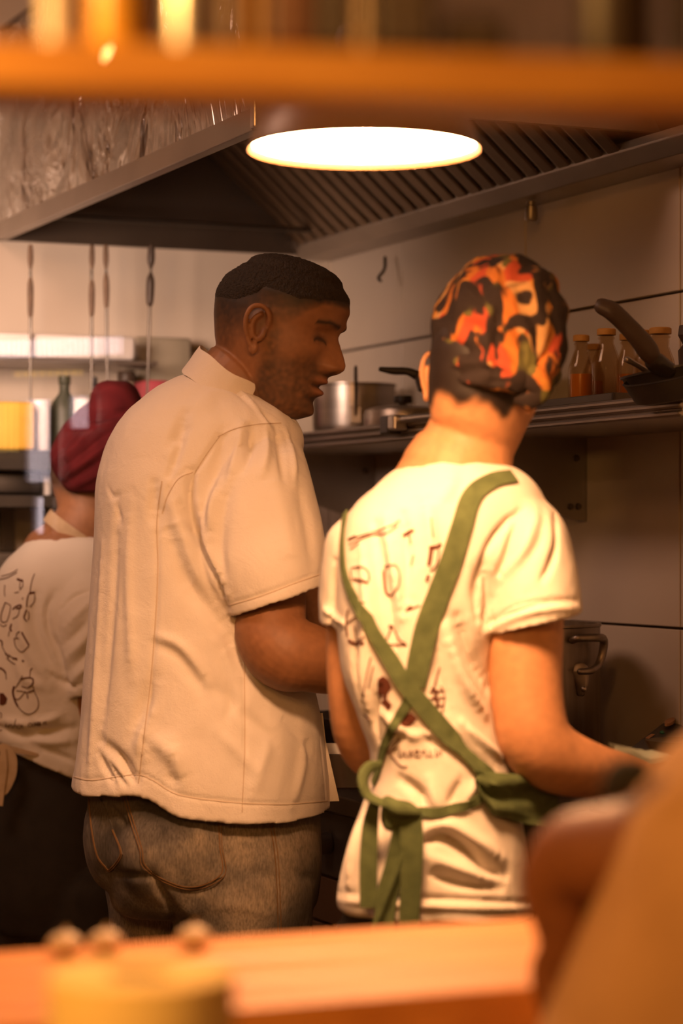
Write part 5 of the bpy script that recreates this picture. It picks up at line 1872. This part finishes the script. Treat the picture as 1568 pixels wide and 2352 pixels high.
# ------------------------------------------------------------------ the person with the dark red headwrap
D3 = 4.50
MP3 = D3 / F
lef = thing('person', 'person in dark red headwrap and white printed tee bending at far left', 'person', Vector((-0.52, D3, 0)))
mb = MB()
hl = Head(mb, P(222, 1090, D3 + .02), 12, 26, 0, 0.98)
mb.limb([hl.w(-.02, 0, -.02), P(200, 1180, D3 + .01), P(172, 1240, D3), P(150, 1310, D3)], [.056, .056, .06, .075], 28)
mb.limb([P(150, 1300, D3), P(120, 1450, D3), P(110, 1620, D3), P(110, 1800, D3)], [.09, .11, .11, .11], 24)
mb.limb([P(215, 1370, D3 - .07), P(212, 1480, D3 - .08), P(205, 1590, D3 - .09), P(235, 1660, D3 - .08), P(300, 1690, D3 - .02), P(380, 1690, D3 + .08)], [.055, .05, .046, .045, .04, .028], 24)
hand(mb, P(380, 1690, D3 + .08), Vector((.8, .6, 0)), Vector((0, -.3, 1)), 1, 1, .7)
mb.limb([P(200, 1370, D3 + .16), P(220, 1500, D3 + .18), P(260, 1620, D3 + .19), P(330, 1680, D3 + .22), P(400, 1690, D3 + .26)], [.055, .05, .045, .04, .028], 20)
hand(mb, P(400, 1690, D3 + .26), Vector((.8, .6, 0)), Vector((0, -.3, 1)), -1, 1, .7)
me = remesh(mb, .0034, 2, .4)


def lef_paint(V):
    L = hl.local(V)
    x, y, z = L[:, 0], np.abs(L[:, 1]), L[:, 2]
    c = np.tile(np.array([.30, .135, .062]), (len(V), 1))
    near = np.linalg.norm(L, axis=1) < .16
    ear = (y > .0735) & (x > -.03) & (x < .012) & (np.abs(z) < .042)
    h = smooth01((z + .075) / .03) * smooth01((-.012 - x) / .02) * .85
    h = np.where(near & ~ear, h, 0)[:, None]
    return c * (1 - h) + np.array([.025, .016, .011]) * h


paint(me, lef_paint)
obj('body', me, 'skin', lef, smooth=180)
mb = MB()
rowsL = [(1228, 88, 222, .06, .0), (1238, 70, 255, .075), (1262, 40, 300, .09), (1300, 5, 325, .105), (1350, -16, 335, .12), (1450, -42, 325, .135), (1550, -52, 305, .14), (1640, -46, 290, .14), (1690, -36, 282, .138), (1740, -28, 276, .138), (1775, -20, 272, .138)]
rings = rows_rings(rowsL, D3, 90, 2.25)
for rg in rings[-8:]:
    for i, p in enumerate(rg):
        px = 784 + p.x / p.y * F
        k = smooth01((P(0, 1690, D3).z - p.z) / .05)
        rg[i] = Vector((p.x, p.y, p.z + k * (.055 - .055 * np.clip(px / 170, 0, 1))))
mb.loft(rings)
sleeve(mb, [(195, 1290, 60, 10, .05, -.03), (205, 1330, 82, 4, .07, -.05), (208, 1400, 92, -4, .078, -.075), (206, 1480, 82, -10, .076, -.085), (204, 1550, 66, -14, .07, -.09), (205, 1592, 54, -14, .064, -.092)], D3, depth=.03)
me = remesh(mb, .0042, 3, .5)
wrinkle(me, 8, .004, (1, 1, .6), 9.2)
FL = [([(125, 1360), (108, 1400), (112, 1450), (130, 1490), (150, 1560)], 8, -8), ([(210, 1355), (170, 1370), (140, 1400)], 5, -4), ([(150, 1440), (190, 1400), (210, 1380)], 9, 4), ([(145, 1480), (180, 1450), (205, 1420)], 9, -4), ([(155, 1510), (185, 1480), (208, 1450)], 9, 4), ([(158, 1540), (190, 1510), (208, 1490)], 9, -4), ([(165, 1565), (190, 1540), (210, 1530)], 8, 4),
      ([(60, 1350), (50, 1440), (80, 1520), (120, 1560)], 14, 5), ([(90, 1340), (80, 1430), (110, 1510), (150, 1570)], 12, -5), ([(110, 1545), (140, 1565), (170, 1580)], 6, -6), ([(30, 1500), (60, 1560), (110, 1580)], 12, 4),
      ([(0, 1672), (60, 1690), (120, 1678), (170, 1672)], 9, -7), ([(0, 1655), (60, 1662), (110, 1655), (140, 1640)], 10, 6), ([(60, 1690), (110, 1705), (170, 1700)], 9, 5), ([(100, 1720), (140, 1735), (172, 1750)], 6, -5), ([(155, 1580), (185, 1572), (210, 1568)], 5, -2), ([(60, 1650), (90, 1675), (110, 1672)], 8, -6)]
folds(me, [(a, b, c * 1.4) for a, b, c in FL], MP3)
ltee = finish_cloth(me, 'tee_shirt', 'white_tee', lef)
lb = bvh_of(me)
rg = []
cc = P(156, 1246, D3)
ud = Vector((74 / F * D3, 0, -20 / F * D3))
for (o_, h_) in ((1.05, -.014), (1.06, -.004), (1.02, .006), (.97, .008), (.94, .002), (.95, -.014)):
    rg.append([cc + ud * o_ * math.cos(a) + Vector((0, .066 * o_ * math.sin(a), 0)) + Vector((0, 0, h_)) for a in np.linspace(0, 2 * PI, 60, endpoint=False)])
obj('neck_rib', remesh(MB().loft(rg), .0035, 2), 'white_tee', ltee, smooth=180)
# neck strap of the apron, round the neck
rg = []
cc = P(172, 1226, D3)
ud = Vector((62 / F * D3, 0, -44 / F * D3))
nv = Vector((44, 0, 62)).normalized()
for (o_, h_) in ((1.03, -.012), (1.03, .012), (.97, .012), (.97, -.012)):
    rg.append([cc + ud * o_ * math.cos(a) + Vector((0, .062 * o_ * math.sin(a), 0)) + nv * h_ for a in np.linspace(0, 2 * PI, 60, endpoint=False)])
rg.append(rg[0])
obj('neck_strap', MB().loft(rg, cap=False), 'beige_strap', lef, smooth=50)
mb = MB()
draw(mb, lb, [
    ([(0, 1331), (18, 1327), (40, 1315)], 1.3), [(4, 1324), (25, 1318), (42, 1308)],
    ([(40, 1330), (50, 1334), (53, 1332)], 3.2), [(53, 1334), (53, 1346), (46, 1356)], [(47, 1338), (46, 1352)], [(34, 1362), (44, 1360)],
    [(80, 1318), (75, 1330), (71, 1346), (69, 1360)], ([(66, 1364), (72, 1362), (80, 1361)], 3.0), ([(65, 1366), (62, 1380), (61, 1394)], 1.6), [(80, 1366), (78, 1382), (68, 1394)], ([(61, 1400), (56, 1412), (55, 1420), (61, 1427)], 1.8), [(65, 1404), (66, 1416), (64, 1424)],
    [(12, 1344), (11, 1358), (12, 1370)], ([(13, 1384), (7, 1400), (3, 1415), (4, 1427), (10, 1430)], 1.6), [(13, 1384), (21, 1388), (25, 1392), (23, 1408), (17, 1426), (10, 1430)], [(1, 1434), (8, 1439), (16, 1435)],
    ([(30, 1400), (38, 1393), (48, 1390), (48, 1396), (38, 1398)], 2.2), [(46, 1398), (42, 1414), (30, 1422)], [(53, 1372), (52, 1378)],
    ([(27, 1433), (24, 1444), (27, 1450)], 2.6), [(22, 1450), (20, 1462)],
    [(33, 1466), (36, 1484), (44, 1494), (52, 1497), (62, 1488), (66, 1482)], [(38, 1465), (39, 1456), (46, 1450)], ([(50, 1452), (56, 1464), (66, 1482)], 2.4), [(33, 1466), (44, 1466)],
    ([(0, 1470), (5, 1474), (6, 1484)], 2.0), [(6, 1486), (14, 1500), (24, 1506)], [(12, 1500), (20, 1511), (22, 1506), (36, 1514)], ([(30, 1512), (40, 1514)], 2.6), [(16, 1512), (26, 1520), (36, 1526)], ([(51, 1517), (55, 1519)], 2.4),
    ([(0, 1534), (8, 1538), (14, 1546)], 2.4), [(14, 1546), (15, 1560)],
    [(75, 1534), (70, 1540), (68, 1556)], [(36, 1580), (42, 1570), (50, 1556), (52, 1552)], ([(48, 1560), (60, 1557), (72, 1558), (76, 1562), (74, 1572), (66, 1578)], 1.9), [(50, 1576), (66, 1580)],
    ([(33, 1576), (30, 1588), (32, 1600), (36, 1612), (41, 1622)], 3.0), [(41, 1622), (52, 1634), (66, 1640), (80, 1634), (88, 1622), (87, 1606), (80, 1590), (76, 1575)], [(32, 1602), (42, 1606), (52, 1596), (58, 1588)], ([(56, 1588), (62, 1592), (64, 1604)], 1.6), ([(64, 1590), (78, 1585)], 1.8), [(38, 1586), (54, 1588)],
    [(0, 1636), (4, 1640), (3, 1650)], ([(0, 1678), (5, 1677)], 1.5)
], 1.6, MP3, .0012)
draw(mb, lb, [
    [(15, 1661), (14, 1668), (19, 1668)], [(22, 1663), (21, 1671)], [(22, 1666), (27, 1663), (28, 1671)], [(37, 1652), (31, 1672)], [(32, 1668), (37, 1664), (38, 1671)], [(50, 1666), (43, 1664), (41, 1671), (47, 1672), (51, 1664), (53, 1672)],
    [(68, 1660), (64, 1664), (66, 1669), (71, 1668), (72, 1662), (68, 1660)], [(75, 1660), (75, 1668), (78, 1667)], [(79, 1659), (80, 1667)], [(82, 1667), (82, 1659), (86, 1666), (86, 1658)], [(88, 1658), (88, 1666), (92, 1663), (88, 1658)], [(90, 1667), (92, 1658), (94, 1666)],
    [(100, 1664), (100, 1658), (103, 1659), (100, 1661)], [(107, 1656), (105, 1657), (105, 1662), (108, 1662)],
], 1.05, MP3, .0012)
for poly in ([(0, 1592), (8, 1592), (17, 1604), (14, 1616), (6, 1620), (0, 1618)],):
    pm = patch(lb, poly, .0008, .0005, 5)
    mb.add(pm.v, pm.f)
obj('print', mb, 'print_ink', ltee, smooth=0)
# head wrap with bun
mb = MB()
mb.loft(rows_rings([(925, 205, 325, .05), (940, 180, 345, .07), (975, 146, 362, .09), (1010, 128, 372, .10), (1045, 116, 374, .104), (1080, 120, 362, .10), (1110, 136, 345, .092), (1130, 152, 325, .08)], D3, 80, 2.1))
mb.loft(rows_rings([(874, 238, 290, .03), (884, 222, 306, .05), (905, 210, 322, .06), (940, 205, 335, .066), (980, 215, 325, .06)], D3 - .01, 60, 2.1))
me = remesh(mb, .004, 3)
folds(me, [([(128, 1060), (170, 1030), (220, 985), (300, 950)], 9, 7), ([(140, 1075), (190, 1040), (240, 1000), (300, 975)], 7, -7), ([(140, 1095), (195, 1060), (250, 1020), (310, 990)], 9, 7), ([(150, 1110), (200, 1080), (260, 1040)], 7, -7), ([(160, 1120), (215, 1095), (270, 1060)], 9, 6), ([(125, 1045), (165, 1005), (215, 960), (290, 945)], 8, -6), ([(210, 965), (260, 955), (320, 945)], 8, -8), ([(150, 1010), (148, 1060), (155, 1110)], 8, -4), ([(225, 900), (260, 890), (300, 900)], 10, 3), ([(170, 990), (230, 955)], 6, 4)], MP3)
wrinkle(me, 14, .003, (1, 1, 1), 6.6)
obj('headwrap', me, 'burgundy', lef, smooth=180)
# dark trousers, apron ties
mb = MB()
mb.loft(rows_rings([(1690, -30, 262, .125), (1740, -34, 262, .13), (1850, -36, 262, .14), (1950, -30, 265, .145), (2050, -20, 262, .14), (2130, 0, 250, .12)], D3 + .01, 70))
leg_loft(mb, [P(60, 2050, D3 + .05), P(65, 2250, D3 + .05), P(75, 2500, D3 + .06), P(80, 2790, D3 + .06)], [.10, .09, .075, .06])
leg_loft(mb, [P(180, 2050, D3 - .03), P(180, 2250, D3 - .03), P(182, 2500, D3 - .02), P(185, 2790, D3 - .02)], [.10, .09, .075, .06])
finish_cloth(remesh(mb, .006, 3), 'trousers', 'black_cloth', lef)
DL = D3 - .155
for pts, wd in (([(2, 1712, DL), (18, 1722, DL), (28, 1745, DL), (26, 1780, DL), (10, 1815, DL), (-12, 1830, DL)], [.010, .016, .018, .018, .016, .012]), ([(8, 1720, DL - .004), (6, 1760, DL - .004), (0, 1800, DL - .004), (-6, 1850, DL - .004)], [.010, .018, .020, .02]), ([(-20, 1716, DL + .01), (30, 1722, DL + .012), (90, 1735, DL + .02)], [.014, .012, .006])):
    hs3 = [(P(*p), Vector((0, -1, 0.05))) for p in catmull(pts, 6)]
    obj('apron_tie', ribbon_mb(MB(), hs3, wd, 0, .003), 'beige_strap', lef, smooth=60)
shoe('shoe', Vector((P(80, 0, D3).x, D3 + .06, 0)), math.radians(20), lef)
shoe('shoe', Vector((P(185, 0, D3).x, D3 - .02, 0)), math.radians(20), lef)

# ------------------------------------------------------------------ blurred person in the right foreground
D4 = 1.62
fg = thing('person', 'heavily blurred person in tan shirt cut off at the lower right edge', 'person', Vector((0.36, D4, 0)))
mb = MB()
hf = Head(mb, P(1990, 1420, D4 + .05), 150, 20, 0, 1.0)
mb.limb([hf.w(-.02, 0, -.02), P(1960, 1560, D4 + .05), P(1920, 1700, D4 + .05)], [.055, .056, .07], 24)
mb.limb([P(1900, 1700, D4 + .06), P(1820, 2000, D4 + .06), P(1720, 2500, D4 + .06)], [.09, .11, .12], 24)
# arm held across, elbow down
mb.limb([P(1620, 1900, D4 + .02), P(1500, 1960, D4 + .03), P(1400, 1965, D4 + .05), P(1330, 1975, D4 + .07), P(1290, 2030, D4 + .08), P(1296, 2110, D4 + .08), P(1300, 2190, D4 + .08)], [.05, .042, .036, .034, .030, .024, .017], 28)
mb.limb([P(2185, 2050, D4 + .02), P(2190, 2350, D4 - .02), P(2120, 2520, D4 - .10), P(2000, 2600, D4 - .16)], [.042, .038, .035, .026], 20)
hand(mb, P(2000, 2600, D4 - .16), Vector((-.8, -.3, -.1)), Vector((0, -.3, 1)), 1, .9, .6)
hand(mb, P(1296, 2150, D4 + .08), Vector((0.12, 0.1, -1)), Vector((-.3, -1, 0)), 1, .7, .5)
me = remesh(mb, .004, 2, .4)


def fg_paint(V):
    c = np.tile(np.array([.20, .07, .022]), (len(V), 1))
    h = np.clip(hair_amt(hf.local(V)) * 1.4, 0, 1)[:, None]
    return c * (1 - h) + np.array([.014, .009, .007]) * h


paint(me, fg_paint)
obj('body', me, 'skin', fg, smooth=180)
hair_shell(me, hf, fg, .006)
mb = MB()
mb.loft(rows_rings([(1640, 1760, 2000, .06), (1665, 1640, 2090, .09), (1700, 1560, 2150, .11), (1760, 1506, 2190, .12), (1830, 1462, 2210, .125), (1900, 1428, 2210, .13), (2000, 1392, 2200, .13), (2100, 1355, 2180, .13), (2200, 1312, 2150, .13), (2300, 1270, 2130, .13), (2420, 1225, 2120, .13), (2600, 1200, 2100, .13), (2900, 1220, 2060, .13)], D4 + .02, 80, 2.2))
mb.limb([P(1760, 1830, D4 + .02), P(1660, 1880, D4 + .01), P(1565, 1945, D4 + .015)], [.045, .046, .040], 28)
mb.limb([P(2080, 1740, D4 + .03), P(2170, 1900, D4 + .03), P(2190, 2080, D4 + .02)], [.06, .058, .05], 28)
me = remesh(mb, .005, 3)
wrinkle(me, 8, .004, (1, 1, .6), 1.2)
finish_cloth(me, 'shirt', 'tan_shirt', fg)
mb = MB()
mb.limb([P(1398, 1815, D4 + .0), P(1415, 1795, D4 - .01), P(1440, 1780, D4 - .02), P(1470, 1772, D4 - .03)], [.008, .012, .012, .008], 16, flat=.6)
obj('shoulder_strap', mb, 'black_cloth', fg)
mb = MB()
leg_loft(mb, [P(1500, 2700, D4 + .05), P(1500, 3800, D4 + .05), P(1510, 5500, D4 + .06)], [.10, .085, .06])
leg_loft(mb, [P(1850, 2700, D4 + .02), P(1850, 3800, D4 + .02), P(1840, 5500, D4 + .03)], [.10, .085, .06])
finish_cloth(remesh(mb, .007, 2), 'trousers', 'black_cloth', fg)

# ------------------------------------------------------------------ service window glass and added glowing panels behind the viewer
def pane_mat():
    m = bpy.data.materials.new('service_glass')
    m.use_nodes = True
    MATS['service_glass'] = m
    nt = m.node_tree
    nt.nodes.clear()
    o = nt.nodes.new('ShaderNodeOutputMaterial')
    t = nt.nodes.new('ShaderNodeBsdfTransparent')
    g = nt.nodes.new('ShaderNodeBsdfGlossy')
    g.inputs['Roughness'].default_value = 0.0
    mx = nt.nodes.new('ShaderNodeMixShader')
    mx.inputs[0].default_value = 0.035
    nt.links.new(t.outputs[0], mx.inputs[1])
    nt.links.new(g.outputs[0], mx.inputs[2])
    nt.links.new(mx.outputs[0], o.inputs[0])


pane_mat()
GY = 0.50
sw = bpy.data.objects.new('window_1', None)
sw.location = (0, GY, 0.9)
COL.objects.link(sw)
struct(sw)
obj('pane', MB().box(-1.0, 1.0, GY, GY + 0.005, 0.96, 2.55), 'service_glass', sw, smooth=0)
for (x0, x1, z0, z1) in ((-1.05, 1.05, 0.90, 0.96), (-1.05, 1.05, 2.55, 2.61), (-1.05, -1.0, 0.96, 2.55), (1.0, 1.05, 0.96, 2.55)):
    obj('frame', MB().box(x0, x1, GY - 0.02, GY + 0.025, z0, z1), 'wood_dark', sw, smooth=0)


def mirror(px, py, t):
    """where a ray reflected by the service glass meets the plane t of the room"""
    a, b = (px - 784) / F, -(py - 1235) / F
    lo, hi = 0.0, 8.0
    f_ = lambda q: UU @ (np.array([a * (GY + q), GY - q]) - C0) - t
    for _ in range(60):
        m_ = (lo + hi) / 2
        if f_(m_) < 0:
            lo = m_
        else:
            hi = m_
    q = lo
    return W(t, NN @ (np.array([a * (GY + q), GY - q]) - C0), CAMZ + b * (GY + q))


emit('pink_glow', (1.0, 0.80, 0.86), 7.0)  # glow of added panels, shown only as reflections in the glass
emit('amber_glow', (1.0, 0.55, 0.10), 3.5)


def glow_panel(n, x0, x1, y0, y1, mt, slats):
    e = bpy.data.objects.new('window_%d' % n, None)  # added out-of-view glowing panel, placed to mirror as a bright patch
    pa, pb = mirror(x0, y1, TMAX - 0.01), mirror(x1, y0, TMAX - 0.01)
    e.location = pa
    COL.objects.link(e)
    struct(e)
    t0 = TMAX - 0.012
    sA, sB = sorted([float(NN @ (np.array(pa[:2]) - C0)), float(NN @ (np.array(pb[:2]) - C0))])
    zA, zB = sorted([pa.z, pb.z])
    obj('pane', wbox(MB(), t0, t0 + 0.008, sA, sB, zA, zB), mt, e, smooth=0)
    fw = 0.003
    for q in ((sA - fw, sA, zA - fw, zB + fw), (sB, sB + fw, zA - fw, zB + fw), (sA, sB, zA - fw, zA), (sA, sB, zB, zB + fw)):
        obj('frame', wbox(MB(), t0 - 0.01, t0 + 0.008, *q), 'wood_dark', e, smooth=0)
    for k in range(slats):
        c_ = sA + (sB - sA) * (k + 0.5) / slats
        obj('panel_slat', wbox(MB(), t0 - 0.012, t0 - 0.01, c_ - 0.0006, c_ + 0.0006, zA, zB), 'white_enamel', e, smooth=0)


for n, (a_, b_, c_, d_, mt, sl) in enumerate(((-60, 292, 772, 826, 'pink_glow', 30), (-60, 52, 922, 1040, 'amber_glow', 8), (66, 124, 916, 1108, 'pink_glow', 6), (164, 212, 908, 984, 'pink_glow', 5), (82, 110, 1142, 1225, 'pink_glow', 1), (34, 200, 848, 868, 'amber_glow', 9))):
    glow_panel(n + 2, a_, b_, c_, d_, mt, sl)
# small filament lamp hanging on the guest side
fl_p = Vector(((245 - 784) / F * 2.2, -1.2, CAMZ + (1235 - 120) / F * 2.2))
fl_ = thing('filament_lamp', 'small bare filament lamp mirrored in the glass at upper left', 'lamp', fl_p)
emit('filament', (1.0, 0.62, 0.20), 60.0)
tl = Vector((0.006, 0, 0.012))
obj('filament', MB().limb([fl_p - tl * 0.55, fl_p, fl_p + tl * 0.55], [.0012, .0028, .0012], 12), 'filament', fl_)
obj('glass_bulb', MB().limb([fl_p - tl * 1.2, fl_p, fl_p + tl * 1.2], [.004, .0085, .004], 20), 'jar_glass', fl_)
obj('socket', MB().limb([fl_p + tl * 1.3, fl_p + tl * 2.2], [.0045, .005], 12), 'canister_dark', fl_)
obj('cord', MB().tube([fl_p + tl * 2.2, fl_p + Vector((0.03, 0, 0.25)), Vector((fl_p.x + 0.03, fl_p.y, ZC - 0.002))], .0015, 8), 'canister_dark', fl_)
